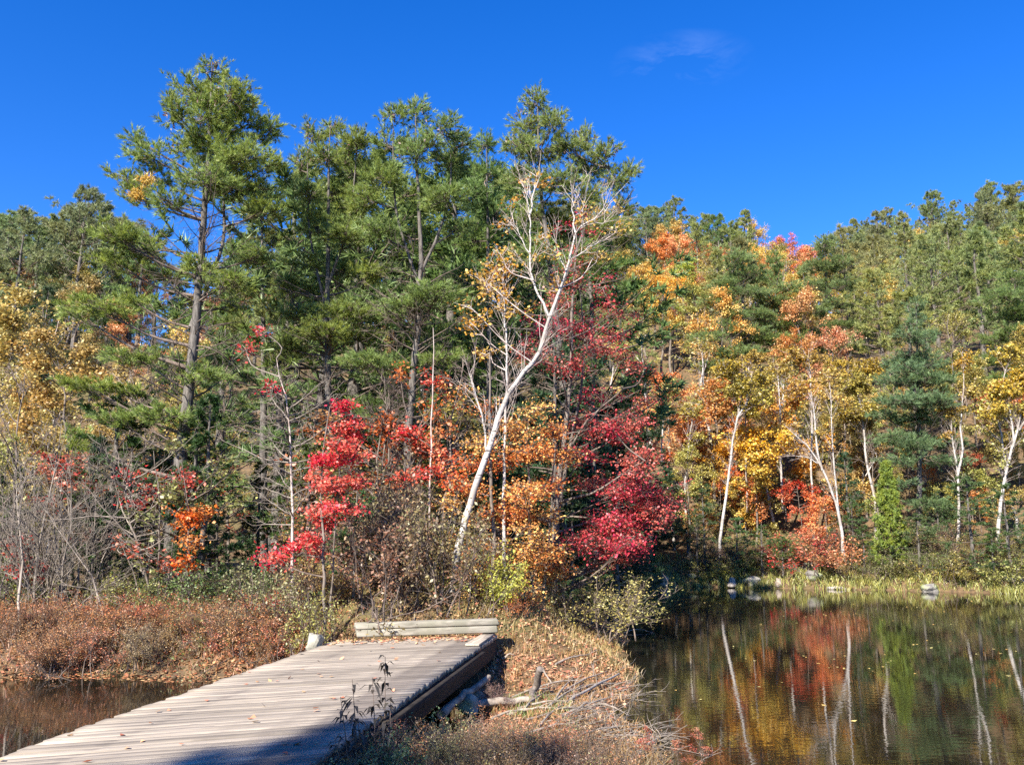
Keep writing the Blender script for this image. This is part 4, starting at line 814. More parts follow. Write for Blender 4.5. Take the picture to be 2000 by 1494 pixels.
shore_birch('twin white birch right of the big blue-green pine', 46, [([(1870, 1095), (1873, 1000), (1870, 920), (1862, 870), (1858, 830)], .085, .025), ([(1870, 930), (1880, 880), (1876, 830), (1880, 780)], .07, .02)],
    [(1860, 800, 30, 24, 0, .6), (1890, 760, 30, 26, .5, .6), (1880, 700, 26, 26, 0, .5), (1850, 850, 20, 14, .3, .4)], (0.42, 0.29, 0.05), .5)
shore_birch('white birch with two arms at the right frame edge', 45, [([(1948, 1100), (1955, 980), (1970, 900), (1985, 850), (1996, 800)], .11, .03), ([(1980, 862), (1975, 820), (1968, 780)], .06, .02), ([(1990, 840), (2010, 810), (2022, 790)], .05, .02)],
    [(1960, 760, 36, 30, 0), (1995, 740, 34, 30, .5), (1940, 800, 26, 20, -.4), (1975, 690, 30, 24, .3), (2010, 800, 24, 20, 0)], (0.48, 0.36, 0.05), .65)
shore_birch('slim white birch pair beside the dark inlet', 50, [([(1345, 1090), (1338, 960), (1345, 880), (1352, 820)], .07, .02), ([(1318, 1080, 1), (1305, 940, 1), (1292, 890, 1), (1300, 760, 1)], .08, .02), ([(1300, 945, 1), (1325, 922, .6), (1345, 920, .5)], .03, .01)],
    [(1350, 800, 30, 26, 0, .6), (1310, 760, 30, 26, .4, .6), (1290, 800, 24, 20, .6, .5), (1360, 860, 24, 18, 0, .5)], OLIVE, .5)
shore_birch('thin straight birch left of the arching birch', 50, [([(1590, 1060), (1588, 980), (1584, 900), (1586, 800), (1580, 700)], .07, .02), ([(1528, 1000, .6), (1525, 900, .6), (1524, 800, .6), (1520, 740, .6)], .07, .02), ([(1460, 1000, .8), (1456, 850, .8), (1462, 720, .8)], .06, .02)],
    [(1520, 720, 34, 24, .6, .6), (1580, 700, 36, 24, 0, .6), (1470, 700, 30, 24, .8, .5), (1545, 690, 30, 22, .3, .5)], (0.42, 0.28, 0.05), .5)

def slope_pine(label, D, stems, clumps, col, ts, dens=1.0, name='pine_tree'):
    tp = stems[0][0]; fx = [(np.interp(f, [q[1] for q in tp][::-1], [q[0] for q in tp][::-1]) + rng.normal(0, 3), f, 13, 10, rng.uniform(-.5, -.1)) for f in np.linspace(tp[-1][1] + 6, tp[-1][1] + 0.55 * (tp[0][1] - tp[-1][1]), 9)]
    hero(name, label, 'tree', D, stems, fx + [(c[0], c[1], c[2] * 1.2, c[3] * 1.1, rng.uniform(-1.5, 0.8)) for c in clumps], 'pine', col, dens=dens, dead=(30, .25, .8, 1.3), rise=0.22, limb=0.02, sides=7, ts=ts)
slope_pine('tall open pine with a dark bare trunk above the yellow maple', 64, [([(1432, 780), (1428, 640), (1425, 570), (1442, 495)], .17, .02)],
    [(1442, 505, 22, 15), (1470, 532, 26, 14), (1412, 558, 26, 9), (1386, 590, 22, 7), (1466, 572, 30, 10), (1440, 545, 22, 12), (1478, 612, 24, 9), (1380, 660, 26, 8), (1472, 648, 32, 9), (1440, 690, 26, 9), (1398, 692, 24, 8), (1385, 716, 24, 7), (1466, 690, 26, 8), (1440, 620, 20, 8)], (0.20, 0.275, 0.09), 1.5, 0.72)
slope_pine('middle one of three tall pines on the lower slope', 66, [([(1532, 820), (1526, 680), (1520, 580), (1517, 505)], .17, .02)],
    [(1516, 512, 12, 14), (1500, 545, 24, 10), (1542, 560, 26, 9), (1506, 590, 32, 8), (1552, 602, 26, 8), (1488, 625, 30, 8), (1536, 636, 30, 8), (1500, 665, 34, 8), (1552, 662, 26, 7), (1490, 695, 36, 8), (1545, 705, 28, 7), (1526, 736, 26, 6), (1486, 640, 24, 7), (1560, 755, 26, 6)], (0.21, 0.285, 0.085), 1.5, 0.72)
slope_pine('tallest of the pines on the lower slope above the arching birch', 68, [([(1622, 870), (1620, 720), (1615, 600), (1611, 462)], .17, .02)],
    [(1611, 480, 22, 17), (1600, 522, 32, 14), (1640, 515, 26, 14), (1588, 562, 30, 10), (1652, 558, 32, 11), (1672, 602, 28, 9), (1590, 610, 32, 9), (1642, 640, 42, 8), (1600, 680, 36, 8), (1662, 682, 32, 7), (1612, 722, 32, 7), (1622, 772, 26, 7), (1692, 652, 26, 8), (1570, 650, 28, 8), (1640, 590, 26, 10)], (0.19, 0.255, 0.09), 1.5, 0.72)
slope_pine('dense pine at the right frame edge above the two armed birch', 56, [([(1990, 880), (1987, 700), (1982, 555)], .17, .02)],
    [(1985, 545, 42, 20), (1962, 580, 38, 15), (1995, 612, 32, 14), (1950, 616, 28, 10), (1982, 650, 42, 13), (1944, 662, 30, 8), (1970, 700, 42, 11), (1952, 742, 36, 9), (1995, 742, 32, 11), (1938, 708, 24, 8), (1975, 780, 34, 9), (2010, 690, 30, 12)], (0.19, 0.27, 0.08), 1.5, 0.72)
slope_pine('big blue-green pine dominating the right part of the far shore', 47, [([(1797, 1130), (1796, 900), (1792, 700), (1789, 590)], .17, .015)],
    [(1789, 612, 10, 22), (1776, 655, 22, 12), (1806, 660, 22, 12), (1790, 695, 34, 12), (1760, 712, 28, 9), (1822, 712, 30, 10), (1738, 742, 28, 9), (1790, 745, 42, 12), (1836, 742, 28, 9), (1755, 785, 40, 11), (1820, 785, 42, 11), (1728, 812, 26, 8), (1785, 822, 42, 12), (1852, 808, 26, 8), (1750, 858, 36, 10), (1815, 862, 46, 11), (1760, 900, 28, 9), (1842, 902, 42, 9), (1860, 868, 26, 8), (1758, 945, 24, 8), (1812, 985, 32, 10), (1800, 1042, 36, 9), (1762, 1072, 38, 8), (1832, 1045, 38, 9), (1790, 1092, 42, 7), (1795, 780, 40, 14), (1790, 870, 36, 14), (1850, 1000, 30, 8), (1770, 720, 30, 12), (1810, 740, 30, 12)], (0.16, 0.245, 0.105), 1.25, 0.6, 'white_pine')
def by_px(proto, name, px, py, D, toppy, col, label, cat='tree', group=None, wide=1.0, rz=None):
    while float(shore(np.array([at(px, py, D)[0]]), np.array([D]))[0]) < 0.5: D += 0.3      # keep it off the water
    p = at(px, py, D); z = gz(p[0], p[1]); H = at(px, toppy, D)[2] - z
    return place(proto, name, (p[0], p[1], z - 0.05), max(H, 0.4), col, label, cat, group, wide=wide, rz=rz)
by_px(P_CED, 'cedar_tree', 1742, 1115, 45, 905, CEDAR, 'bright yellow-green conical cedar at the foot of the blue-green pine', wide=0.85)
by_px(P_SPR[0], 'spruce_tree', 1665, 1110, 48, 880, (0.060, 0.120, 0.050), 'dark green spruce between the arching birch and the cedar', wide=1.1)
for px, D, top, col, lab, w, pr in ((1905, 43, 925, (0.10, 0.16, 0.055), 'soft green young pine right of the blue-green pine', 1.2, 2), (1975, 42, 945, (0.09, 0.15, 0.05), 'soft green young pine at the right frame edge', 1.2, 1), (1940, 41, 1030, (0.075, 0.14, 0.03), 'low dark fir near the right frame edge', 1.3, 0),
        (1440, 47.5, 1010, (0.10, 0.19, 0.06), 'small bright green hemlock before the straight leaning birch', 1.3, 0), (1490, 47, 1025, (0.09, 0.16, 0.045), 'low hemlock right of the straight leaning birch', 1.4, 1), (1530, 46.5, 1045, (0.085, 0.15, 0.035), 'low hemlock left of the red shrub', 1.3, 2), (1690, 45.5, 1030, (0.075, 0.135, 0.035), 'low dark hemlock at the base of the arching birch', 1.3, 1), (1800, 44, 1000, (0.115, 0.16, 0.06), 'drooping grey-green hemlock before the blue-green pine trunk', 1.5, 2), (1362, 47.5, 1010, (0.10, 0.12, 0.04), 'dim olive hemlock at the mouth of the inlet', 1.0, 0), (1840, 46, 960, (0.07, 0.12, 0.04), 'dark hemlock in the shade right of the blue-green pine', 1.0, 1), (1380, 49, 940, (0.07, 0.12, 0.04), 'narrow hemlock right of the slim birch pair', 0.9, 2)):
    by_px(P_HEM[pr], 'hemlock_tree', px, 1120, D, top, col, lab, wide=w)
for px, D, top, col, lab in ((1480, 50, 810, (0.70, 0.42, 0.04), 'bright yellow layered maple right of the straight leaning birch'), (1450, 52, 860, (0.66, 0.36, 0.04), 'golden layered maple behind the straight leaning birch'), (1540, 53, 780, (0.62, 0.30, 0.04), 'amber layered maple behind the arching birch'), (1400, 54, 770, ORANGE, 'orange layered maple beside the dark inlet'), (1570, 49, 940, (0.62, 0.13, 0.05), 'small red-orange maple left of the arching birch'), (1900, 50, 870, (0.50, 0.13, 0.05), 'rusty red maple between the twin birch and the right edge'), (1370, 50, 980, (0.52, 0.24, 0.05), 'low amber maple at the left end of the far shore')):
    by_px(pick(P_LAYER), 'maple_tree', px, 1110, D, top, col, lab)
for px, D, top, col, lab in ((1570, 46.5, 1040, (0.42, 0.10, 0.05), 'dull red shrub on the bank left of the mossy boulder'), (1625, 46.2, 1050, (0.55, 0.22, 0.09), 'peach coloured shrub on the bank beside the mossy boulder'), (1412, 47, 1100, (0.30, 0.30, 0.05), 'olive yellow shrub at the left end of the far bank'), (1930, 42.5, 1095, (0.27, 0.27, 0.07), 'fresh green shrub at the right end of the far bank'), (1990, 41.5, 1085, (0.30, 0.30, 0.07), 'yellow-green shrub at the right frame edge of the far bank'), (1760, 44.5, 1090, (0.20, 0.18, 0.06), 'dull olive shrub below the cedar'), (1850, 43, 1085, (0.30, 0.24, 0.05), 'golden olive shrub before the twin birch')):
    by_px(pick(P_LUSH), 'shrub', px, 1125, D, top, col, lab, 'shrub', wide=1.5)
# far bank shrubs, look-alikes
for k in range(34):
    px = rng.uniform(1390, 2040); p = ghit(min(px, 2040), 1138 + (px - 1370) / 630 * 12); y = p[1] + rng.uniform(0.6, 3.0); x = (px - 1000) / FPX * y
    if float(shore(np.array([x]), np.array([y]))[0]) < 0.3: continue
    place(pick(P_FINE), 'bank_shrub', (x, y, gz(x, y)), rng.uniform(0.7, 1.5), vary([OLIVE, (0.34, 0.27, 0.06), BROWN, (0.22, 0.25, 0.06)][k % 4]), 'low olive or tan bush along the far bank', 'shrub', 'bushes along the far bank', wide=rng.uniform(1.2, 1.8))
# dark conifers shading the inlet
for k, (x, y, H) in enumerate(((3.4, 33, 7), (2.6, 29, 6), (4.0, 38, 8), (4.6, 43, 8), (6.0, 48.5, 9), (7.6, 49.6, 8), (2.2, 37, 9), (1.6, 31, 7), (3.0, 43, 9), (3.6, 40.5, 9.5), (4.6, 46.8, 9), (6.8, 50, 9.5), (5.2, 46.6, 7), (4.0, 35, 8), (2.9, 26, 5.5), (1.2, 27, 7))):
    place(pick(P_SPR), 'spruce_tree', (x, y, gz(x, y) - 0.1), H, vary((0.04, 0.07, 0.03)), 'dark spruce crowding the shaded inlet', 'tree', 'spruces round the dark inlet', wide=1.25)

# ------------------------------------------------------------------ understory on the near bank behind the bridge
def uspot(px, y):
    return [', by the left frame edge', ', left of the tallest pine trunk', ', around the tallest pine trunk', ', left of the scarlet sapling', ', by the scarlet sapling', ', left of the leaning birch', ', by the leaning birch', ', by the crimson maple stems'][int(np.searchsorted([130, 270, 420, 560, 720, 860, 1010], px))]
def under(n, xr, yr, protos, cols, Hr, name, label, cat, group, mins=0.4, wide=(0.9, 1.3), avoid=True):
    k = 0; tries = 0
    while k < n and tries < n * 30:
        tries += 1
        y = rng.uniform(*yr); pxx = rng.uniform(*xr); x = (pxx - 1000) / FPX * y
        if float(shore(np.array([x]), np.array([y]))[0]) < mins: continue
        if avoid and (y < 17 and -3.6 < x < 0.4): continue
        place(pick(protos), name, (x, y, gz(x, y) - 0.03), rng.uniform(*Hr), vary(cols[rng.integers(len(cols))], 0.18), label + uspot(pxx, y), cat, group + uspot(pxx, y), wide=rng.uniform(*wide)); k += 1
under(46, (-40, 560), (16.25, 18.6), P_FINE, [(0.48, 0.19, 0.075), (0.42, 0.20, 0.08), (0.36, 0.22, 0.085), (0.50, 0.24, 0.09), (0.30, 0.25, 0.08)], (0.42, 0.8), 'rusty_shrub', 'rusty brown bush along the water on the left bank', 'shrub', 'rusty bushes on the left bank', wide=(1.1, 1.6), mins=0.05)
under(18, (-40, 560), (18.2, 21.5), P_SHR, [(0.17, 0.22, 0.05), (0.20, 0.22, 0.06), (0.28, 0.25, 0.06), (0.13, 0.19, 0.045)], (0.8, 1.5), 'green_shrub', 'leafy green or olive bush behind the rusty ones', 'shrub', 'leafy bushes behind the rusty ones')
under(4, (-60, 200), (18.6, 22), P_TWIG, [TAN], (2.2, 4.2), 'bare_shrub', 'leafless grey many stemmed bush at left', 'shrub', 'leafless bushes at left')
under(18, (-60, 560), (20, 26), P_HEM + P_SPR, [(0.055, 0.10, 0.028), (0.07, 0.12, 0.03), SPRUCE], (2.5, 5.5), 'young_conifer', 'dark young conifer in the left undergrowth', 'tree', 'young conifers at left', wide=(0.9, 1.3))
under(14, (-60, 900), (19.5, 30), P_BARE, [TAN], (4, 7), 'bare_tree', 'thin leafless tree among the tall pine trunks', 'tree', 'leafless trees among the pine trunks')
under(10, (-60, 600), (19, 28), P_SAP, [(0.5, 0.10, 0.05), (0.45, 0.22, 0.06), (0.30, 0.30, 0.08)], (2.5, 4.5), 'maple_sapling', 'thinly leaved red or amber sapling in the left wood', 'tree', 'thin saplings at left')
under(8, (560, 900), (19.5, 27), P_HEM, [(0.065, 0.115, 0.032), (0.085, 0.14, 0.04)], (2.2, 5), 'young_conifer', 'young hemlock behind the bridge end below the centre pines', 'tree', 'young hemlocks behind the bridge')
under(14, (540, 900), (17.2, 20.5), P_SHR, [BROWN, (0.26, 0.19, 0.08), OLIVE, (0.24, 0.13, 0.06)], (1.2, 2.3), 'brown_shrub', 'twiggy brown-leaved bush behind the barrier timber', 'shrub', 'brown bushes behind the timber', wide=(0.8, 1.2))
under(9, (560, 900), (18.5, 24), P_SAP, [(0.35, 0.24, 0.06), (0.30, 0.26, 0.06), (0.5, 0.16, 0.05)], (2.5, 5), 'young_tree', 'slim thinly leaved young tree behind the brown bushes', 'tree', 'young trees behind the brown bushes')
under(7, (850, 985), (17.8, 22), P_SHR, [(0.48, 0.38, 0.07), ORANGE, (0.62, 0.28, 0.07), OLIVE], (0.6, 1.3), 'autumn_shrub', 'yellow or orange bush at the foot of the leaning birch', 'shrub', 'autumn bushes under the birch')
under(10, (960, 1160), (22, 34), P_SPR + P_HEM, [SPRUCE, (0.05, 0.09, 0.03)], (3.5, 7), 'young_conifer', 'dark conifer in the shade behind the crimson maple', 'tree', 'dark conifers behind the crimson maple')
by_px(P_LUSH[0], 'shrub', 968, 1170, 17.3, 1085, (0.42, 0.42, 0.06), 'yellow-green leafy shrub right of the leaning birch base', 'shrub')
by_px(P_HEM[1], 'hemlock_tree', 690, 1200, 18, 930, (0.085, 0.165, 0.05), 'soft green young hemlock right of the scarlet sapling')
by_px(P_SHR[0], 'shrub', 770, 1200, 18.2, 930, (0.28, 0.19, 0.09), 'tall brown leaved bush behind the barrier timber', 'shrub', wide=0.9)
by_px(P_FINE[0], 'shrub', 1140, 1225, 19.4, 1120, (0.36, 0.32, 0.09), 'rounded olive-gold bush at the tip of the bank under the crimson maple', 'shrub', wide=1.5)
by_px(P_FINE[1], 'shrub', 1085, 1220, 19.6, 1160, (0.33, 0.25, 0.07), 'low tan bush left of the rounded olive-gold bush', 'shrub', wide=1.4)
by_px(P_SHR[1], 'shrub', 1010, 1225, 17.2, 1150, (0.62, 0.20, 0.04), 'small bright orange bush right of the barrier timber', 'shrub', wide=0.9)
by_px(P_SHR[2], 'shrub', 610, 1240, 16.0, 1140, (0.28, 0.27, 0.06), 'pale olive bush beside the squared stone', 'shrub', wide=1.0)

# tree behind the viewpoint that shades the near deck
by = (-10.8, -9.1); place(P_PINE[2], 'pine_tree', (*by, gz(*by)), 14.0, PINE, 'pine behind the viewpoint that casts the dappled shadow on the near planks', 'tree', rz=0.4)

# ------------------------------------------------------------------ leaf litter, grass, sticks
def scatter(n, xr, yr, cond):
    x = rng.uniform(*xr, n); y = rng.uniform(*yr, n); s = shore(x, y); m = cond(x, y, s); return x[m], y[m]
def litter(name, n, xr, yr, cond, size, color, label, zoff=0.015, up=2.5):
    x, y = scatter(n, xr, yr, cond); z = np.maximum(terr(x, y), 0.0) + zoff + rng.uniform(0, 0.02, len(x))
    V, F = leafquads(np.stack([x, y, z], 1), size, up=up); g = G(); g.add(V, F, rng.uniform(0, 1, len(F)))
    return tag(gobj(name, g, M_LITTER, color=color), label, 'leaves', kind='stuff')
litter('fallen_leaves', 21000, (-5, 3.2), (14.6, 24), lambda x, y, s: (s > 0.05) & ((y > 15.2) | (x > -0.3)), 0.062, (0.46, 0.24, 0.13), 'pinkish tan fallen leaves covering the bank behind the bridge')
litter('marsh_leaves', 10000, (-1.2, 2.8), (5, 15.2), lambda x, y, s: (s > 0.0) & (x > -0.3 - (15 - y) * 0.1), 0.055, (0.34, 0.17, 0.085), 'orange-brown leaves strewn over the marshy ground right of the bridge')
litter('bank_leaves', 9000, (-11, -3.3), (15.6, 21), lambda x, y, s: s > -0.1, 0.07, (0.36, 0.16, 0.07), 'brown leaves along the foot of the left bank')
litter('floating_leaves', 1300, (1.8, 24), (7, 44), lambda x, y, s: (s < -0.1) & (np.sin(x * 0.9 + 2) * np.sin(y * 0.7 + x * 0.3) + 0.35 * rng.normal(size=len(x)) > 0.45), 0.07, (0.62, 0.48, 0.16), 'scattered yellow leaves floating on the pond', zoff=0.003, up=30)
litter('stream_leaves', 700, (-9, -3.3), (15.0, 16.6), lambda x, y, s: (s < 0.05) & (s > -0.7), 0.07, (0.50, 0.26, 0.12), 'leaves floating along the left waterline', zoff=0.003, up=30)
# leaves lying on the deck
def deckpt(u, v): return (bl1 - dirl * v) * (1 - u) + (br1 - dirr * v) * u
n = 420; v = np.concatenate([np.abs(rng.normal(0, 0.35, 360)), rng.uniform(0, 9, 60)]); u = rng.uniform(0.02, 0.98, n); u[:300] = np.clip(1 - np.abs(rng.normal(0, .45, 300)), .05, .99)
P_ = np.array([deckpt(a, b) for a, b in zip(u, v)]) + np.array([0, 0, 0.014]); V, F = leafquads(P_, 0.07, up=5); g = G(); g.add(V, F, rng.uniform(0, 1, n))
tag(gobj('deck_leaves', g, M_LITTER, color=(0.52, 0.27, 0.14)), 'dry leaves gathered on the planks at the far end', 'leaves', kind='stuff')

def grass(name, n, xr, yr, cond, h, w, color, label, clump=0.25, lean=0.45, mat=None):
    x, y = scatter(n, xr, yr, cond); N = len(x); nb = 5
    x = np.repeat(x, nb) + rng.normal(0, clump * 0.3, N * nb); y = np.repeat(y, nb) + rng.normal(0, clump * 0.3, N * nb); M = len(x)
    z = np.maximum(terr(x, y), 0) - 0.02; hh = np.repeat(h * rng.uniform(0.45, 1.2, N), nb) * rng.uniform(0.6, 1.1, M)
    d = rng.normal(0, lean, (M, 2)); p0 = np.stack([x, y, z], 1); a = rng.uniform(0, 6.28, M); wv_ = np.stack([np.cos(a), np.sin(a), 0 * a], 1) * w * 0.5
    p1 = p0 + np.stack([d[:, 0] * hh * 0.35, d[:, 1] * hh * 0.35, hh * 0.6], 1); p2 = p0 + np.stack([d[:, 0] * hh, d[:, 1] * hh, hh * rng.uniform(0.7, 1.0, M)], 1)
    V = np.stack([p0 - wv_, p0 + wv_, p1 + wv_ * 0.7, p1 - wv_ * 0.7, p2, p2], 1)
    q = np.arange(M)[:, None] * 5; V = np.stack([p0 - wv_, p0 + wv_, p1 + wv_ * 0.7, p1 - wv_ * 0.7, p2], 1).reshape(-1, 3)
    F = np.concatenate([q + np.array([[0, 1, 2]]), q + np.array([[0, 2, 3]]), q + np.array([[3, 2, 4]])], 0)
    r = np.tile(np.repeat(rng.uniform(0, 1, N), nb) * 0.6 + rng.uniform(0, 1, M) * 0.4, 3); g = G(); g.add(V, F, r)
    return tag(gobj(name, g, mat or M_GRASS, color=color), label, 'grass', kind='stuff')
mar = lambda x, y, s: (s > -0.12) & (x > -0.45 - (15 - y) * 0.12)
grass('marsh_grass', 3000, (-1.6, 2.9), (8.5, 16.5), lambda x, y, s: mar(x, y, s) & (np.sin(x * 3.1 + y) * np.sin(y * 2.2 - x) > -0.25), 0.17, 0.010, (0.36, 0.21, 0.085), 'tan and rusty marsh grass right of the bridge')
grass('near_grass', 5000, (-1.9, 1.5), (6.2, 9.4), lambda x, y, s: (s > -0.1) & (x > -1.40 + (y - 6.3) * 0.14), 0.36, 0.010, (0.19, 0.135, 0.055), 'brown and olive weeds in the near foreground')
grass('green_grass', 150, (0.0, 0.75), (12.0, 13.6), lambda x, y, s: s > 0, 0.16, 0.010, (0.19, 0.24, 0.06), 'small patch of fresh green grass on the marsh')
grass('bank_grass', 1600, (-11, -3.2), (15.8, 20), lambda x, y, s: s > 0.02, 0.24, 0.012, (0.30, 0.15, 0.06), 'rusty grass between the bushes on the left bank')
grass('knoll_grass', 1800, (-3.2, 2.8), (16, 22), lambda x, y, s: s > 0.05, 0.22, 0.014, (0.30, 0.22, 0.08), 'thin dry grass on the knoll behind the bridge')
grass('far_bank_grass', 16000, (6, 32), (36, 52), lambda x, y, s: (s > -0.15) & (s < 2.4), 0.5, 0.035, (0.29, 0.29, 0.07), 'golden olive grass fringing the far waterline')

def stick(pts, r0, r1, label, name='driftwood_branch', mat=None, twigs=0, cat='branch', group=None):
    P = smooth_line(pts, 9); P[1:-1] += rng.normal(0, r0 * 0.25, (7, 3)); g = G(); V, F = stem_tube(P, taper(P, r0, r1) * (1 + 0.06 * rng.normal(size=9)), 7); g.add(V, F)
    for e in (0, -7):
        c_ = V[e:e + 7] if e == 0 else V[-7:]
        g.add(np.vstack([c_, c_.mean(0)[None]]), np.array([(j, (j + 1) % 7, 7, 7) for j in range(7)]))
    if twigs:
        S, _, _ = kids(P[None], twigs, 0.3, 1, 0.35, 0.6, jit=0.2, npts=4); g.add(*tubes(S, r0 * 0.35, 0.002, 4)); W, _, _ = kids(S, 3, .3, 1, .16, .7, jit=.25, npts=3); g.add(*tubes(W, .004, .0015, 3))
    return tag(gobj(name, g, mat or M_STICK, loc=P[0], off=P[0], smooth=True), label, cat, group)
def gp(px, py, z=0.03): return ghit(px, py) + np.array([0, 0, z])
stick([gp(862, 1422, .16), gp(905, 1396, .26), gp(955, 1372, .36)], .06, .04, 'thick weathered branch slanting up beside the bridge edge')
stick([gp(918, 1394, .12), gp(975, 1386, .12), gp(1032, 1380, .10)], .06, .045, 'pale brown log lying flat in the middle of the stick pile')
stick([gp(1035, 1378, 0), gp(1043, 1360, .12), gp(1056, 1365, .42)], .05, .055, 'short dark post leaning up from the stick pile', mat=M_BARK2, name='leaning_post', cat='post')
stick([gp(1115, 1372, .05), gp(1160, 1352, .08), gp(1209, 1330, .12)], .024, .016, 'straight bleached stick pointing out to the pond', mat=M_WSTUMP)
stick([gp(1058, 1335, .25), gp(1066, 1336, .15), gp(1080, 1340, .02)], .016, .01, 'short stub leaning on the dark post')
for k, (a, b_, lab) in enumerate((((1010, 1388), (1110, 1378), 'long thin pale stick across the stick pile'), ((1015, 1400), (1060, 1362), 'thin forked stick before the dark post'), ((1060, 1392), (1140, 1345), 'grey stick slanting right in the stick pile'), ((1040, 1350), (1130, 1336), 'thin stick behind the dark post'), ((1090, 1360), (1185, 1318), 'thin grey stick behind the bleached stick'), ((985, 1288), (1003, 1285), 'short white stick near the bridge corner'), ((1010, 1445), (1130, 1420), 'bent twig arching over the near weeds'), ((1100, 1455), (1215, 1428), 'thin twig reaching to the water in the foreground'), ((1160, 1380), (1207, 1394), 'small white twig at the waterline'), ((990, 1398), (1090, 1392), 'flat pale stick low in the stick pile'), ((930, 1430), (975, 1450), 'dark twig in the near weeds'), ((1235, 1490), (1300, 1445), 'arching twig at the bottom edge over the pond'), ((1000, 1365), (1070, 1352), 'weathered stick behind the pale brown log'), ((1030, 1410), (1150, 1388), 'long weathered stick low on the near side of the pile'), ((1080, 1378), (1120, 1330), 'short upright slanting stick right of the dark post'), ((960, 1408), (1030, 1396), 'grey stick below the pale brown log'), ((1120, 1352), (1200, 1342), 'grey stick just under the bleached stick'), ((1050, 1425), (1100, 1385), 'thin stick jutting from the near side of the pile'), ((1085, 1300), (1150, 1285), 'thin stick lying on the far marsh'), ((1095, 1405), (1185, 1372), 'weathered stick reaching for the waterline'))):
    p, q = gp(*a), gp(*b_, .06); stick([p, (p + q) / 2 + np.array([0, 0, .04]), q], .019, .008, lab, twigs=2 if k in (0, 2, 4, 6, 7, 11) else 1)
# tangle of fine brush around the dam
g = G(); x, y = scatter(330, (0.2, 2.7), (8.5, 15), lambda x, y, s: (s > -0.1) & (x > 0.3) & (np.sin(x * 2.3 + y * 1.1) > -0.3)); N = len(x); p0 = np.stack([x, y, np.maximum(terr(x, y), 0) + 0.02], 1)
a = rng.normal(0.5, 0.7, N); d = np.stack([np.cos(a), np.sin(a), np.abs(rng.normal(0.12, 0.16, N))], 1); Ls = rng.uniform(0.2, 0.9, N)
pts = [p0]
for k in range(4): d = nrm(d + rng.normal(0, .14, d.shape)); pts.append(pts[-1] + d * (Ls / 4)[:, None]); pts[-1][:, 2] = np.maximum(pts[-1][:, 2], 0.01)
Q = np.stack(pts, 1); g.add(*tubes(Q, .006, .002, 4)); S, _, _ = kids(Q, 4, .2, 1, .2, .6, jit=.2, npts=3, flat=.6); g.add(*tubes(S, .0035, .0015, 3))
tag(gobj('brush_tangle', g, M_TWIGG), 'tangle of fine grey twigs in the stick pile', 'brush', kind='stuff')
# log at the far waterline, inlet logs
stick([gp(1615, 1150, .03), gp(1635, 1150, .05), gp(1660, 1151, .02)], .09, .05, 'bleached log floating off the far bank', name='floating_log', mat=M_WSTUMP, cat='log')
stick([gp(1180, 1140, .05), gp(1240, 1141, .08), gp(1345, 1140, .03)], .07, .05, 'long pale log along the back of the dark inlet', name='fallen_log', cat='log')
stick([gp(1218, 1237, .02), gp(1245, 1234, .07), gp(1276, 1236, .01)], .012, .008, 'thin arched twig lying on the dark water off the bank tip')
# dead branches thrown over the barrier timber
for k, (a, b_) in enumerate((((700, 1232), (760, 1190)), ((742, 1236), (722, 1185)))):
    p, q = at(*a, 15.3), at(*b_, 15.5); stick([p, (p + q) / 2 + np.array([.02, 0, .05]), q], .02, .006, ('dark dead branch leaning over the left end of the barrier timber', 'second dead branch crossing behind the barrier timber')[k], name='dead_branch', mat=M_TWIG, twigs=9)

# two dark leaved weeds standing before the deck
def weed(px, D, toppy, lean, label, n=40, seed=0):
    p = at(px, 1450, D); z = gz(p[0], p[1]); top = at(px + lean, toppy, D); base = np.array([p[0], p[1], z]); st = G(); lf = G()
    for s_, (o, hgt) in enumerate(((0, 1.0), (-0.07, .86), (0.04, .7), (-.11, .55))):
        T = top + np.array([o * 1.3, rng.normal(0, .05), 0]); T[2] = z + (top[2] - z) * hgt; P = smooth_line([base + np.array([o * .25, 0, -.03]), (base + T) / 2 + np.array([o * .3 + .02, 0, 0]), T], 8)
        st.add(*stem_tube(P, taper(P, .007, .002), 5)); q, dr, _ = along(P[None], int(n * hgt), .22, 1.0); M = len(q)
        a = rng.uniform(0, 6.28, M); d = np.stack([np.cos(a), np.sin(a), rng.normal(-.25, .35, M)], 1); l = rng.uniform(.07, .13, M)[:, None]; w = nrm(np.cross(d, [0, 0, 1.0])) * .015
        m_ = q + d * l * .5 + np.array([0, 0, .012]); t_ = q + d * l + np.array([0, 0, -.03]); V = np.stack([q, m_ + w, t_, m_ - w], 1).reshape(-1, 3); lf.add(V, np.arange(4 * M).reshape(M, 4), rng.uniform(0, 1, M))
    e = empty('tall_weed', base, label, 'plant'); gobj('stem', st, M_TWIG, e, off=base); gobj('leaves', lf, M_LEAFN, e, off=base, color=(0.06, 0.05, 0.035))
weed(697, 7.0, 1325, -8, 'withered dark weed with drooping leaves before the deck')
weed(742, 7.1, 1282, 10, 'taller spike-topped dark weed right of the drooping one')
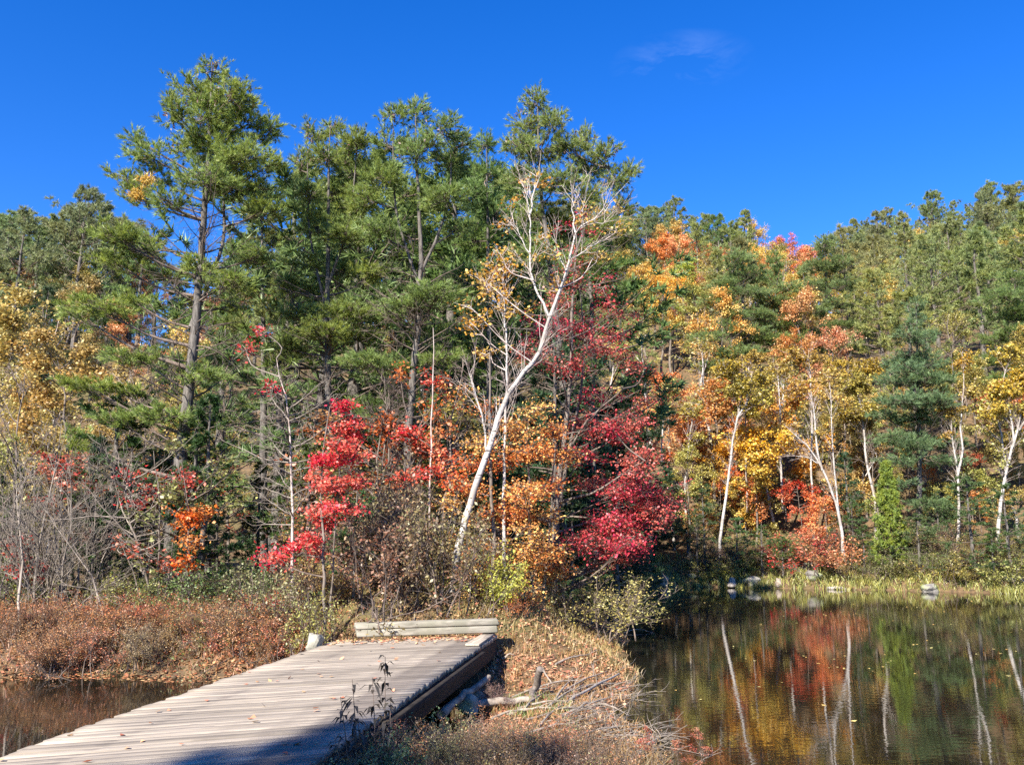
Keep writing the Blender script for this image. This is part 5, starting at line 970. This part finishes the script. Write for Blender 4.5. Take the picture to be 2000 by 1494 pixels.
for px, D, H, col, lab in ((755, 6.9, .42, (0.10, 0.16, 0.045), 'low green bush at the foot of the tall weeds'), (835, 8.6, .5, (0.07, 0.13, 0.04), 'dark green plant in the shade of the bridge edge'), (728, 7.15, .45, (0.20, 0.17, 0.06), 'tall olive weed clump overlapping the near deck corner'), (690, 6.9, .4, (0.24, 0.17, 0.07), 'brown weed clump at the bottom edge by the deck'), (800, 7.7, .5, (0.40, 0.18, 0.07), 'rusty orange weed clump right of the green bush'), (940, 8.0, .4, (0.28, 0.18, 0.07), 'brown weed clump in the middle of the near foreground'), (1060, 8.2, .4, (0.26, 0.18, 0.075), 'tan weed clump at the bottom edge before the stick pile'), (712, 6.6, .36, (0.22, 0.22, 0.07), 'pale olive bush left of the low green one'), (880, 7.4, .3, (0.30, 0.16, 0.06), 'low rusty weed clump in the near foreground'), (965, 13.0, .32, (0.26, 0.14, 0.11), 'brown dead leaf clump beside the bridge underside')):
    p = at(px, 1440, D); place(pick(P_LUSH) if 'green' in lab else pick(P_FINE), 'weed_clump', (p[0], p[1], gz(p[0], p[1])), H, col, lab, 'plant', wide=1.0)
k = 0
while k < 40:
    px = rng.uniform(720, 1225); y = rng.uniform(7.4, 9.2); x = (px - 1000) / FPX * y
    if float(shore(np.array([x]), np.array([y]))[0]) < 0.02 or x < -1.15 + (y - 7.6) * .2: continue
    place(pick(P_FINE), 'weed', (x, y, gz(x, y)), rng.uniform(.28, .55), vary([(0.30, 0.18, 0.07), (0.40, 0.17, 0.07), (0.24, 0.22, 0.07), (0.20, 0.12, 0.06)][k % 4]), 'short brown or rusty weed ' + ('beside the near end of the bridge' if px < 880 else 'below the stick pile' if px < 1060 else 'near the waterline in the foreground'), 'plant', 'weeds ' + ('by the bridge' if px < 880 else 'below the stick pile' if px < 1060 else 'near the waterline')); k += 1
# thin brush with red leaves over the pond at the bottom edge
for k, px in enumerate((1235, 1290, 1335)):
    p = ghit(px, 1493); place(P_SAP[k % 3], 'pond_twig', (p[0] + .1, p[1] - .5, -0.05), rng.uniform(.35, .5), (0.5, 0.16, 0.08), ('left', 'middle', 'right')[k] + ' one of three thin leafy twigs at the bottom edge over the pond', 'plant')
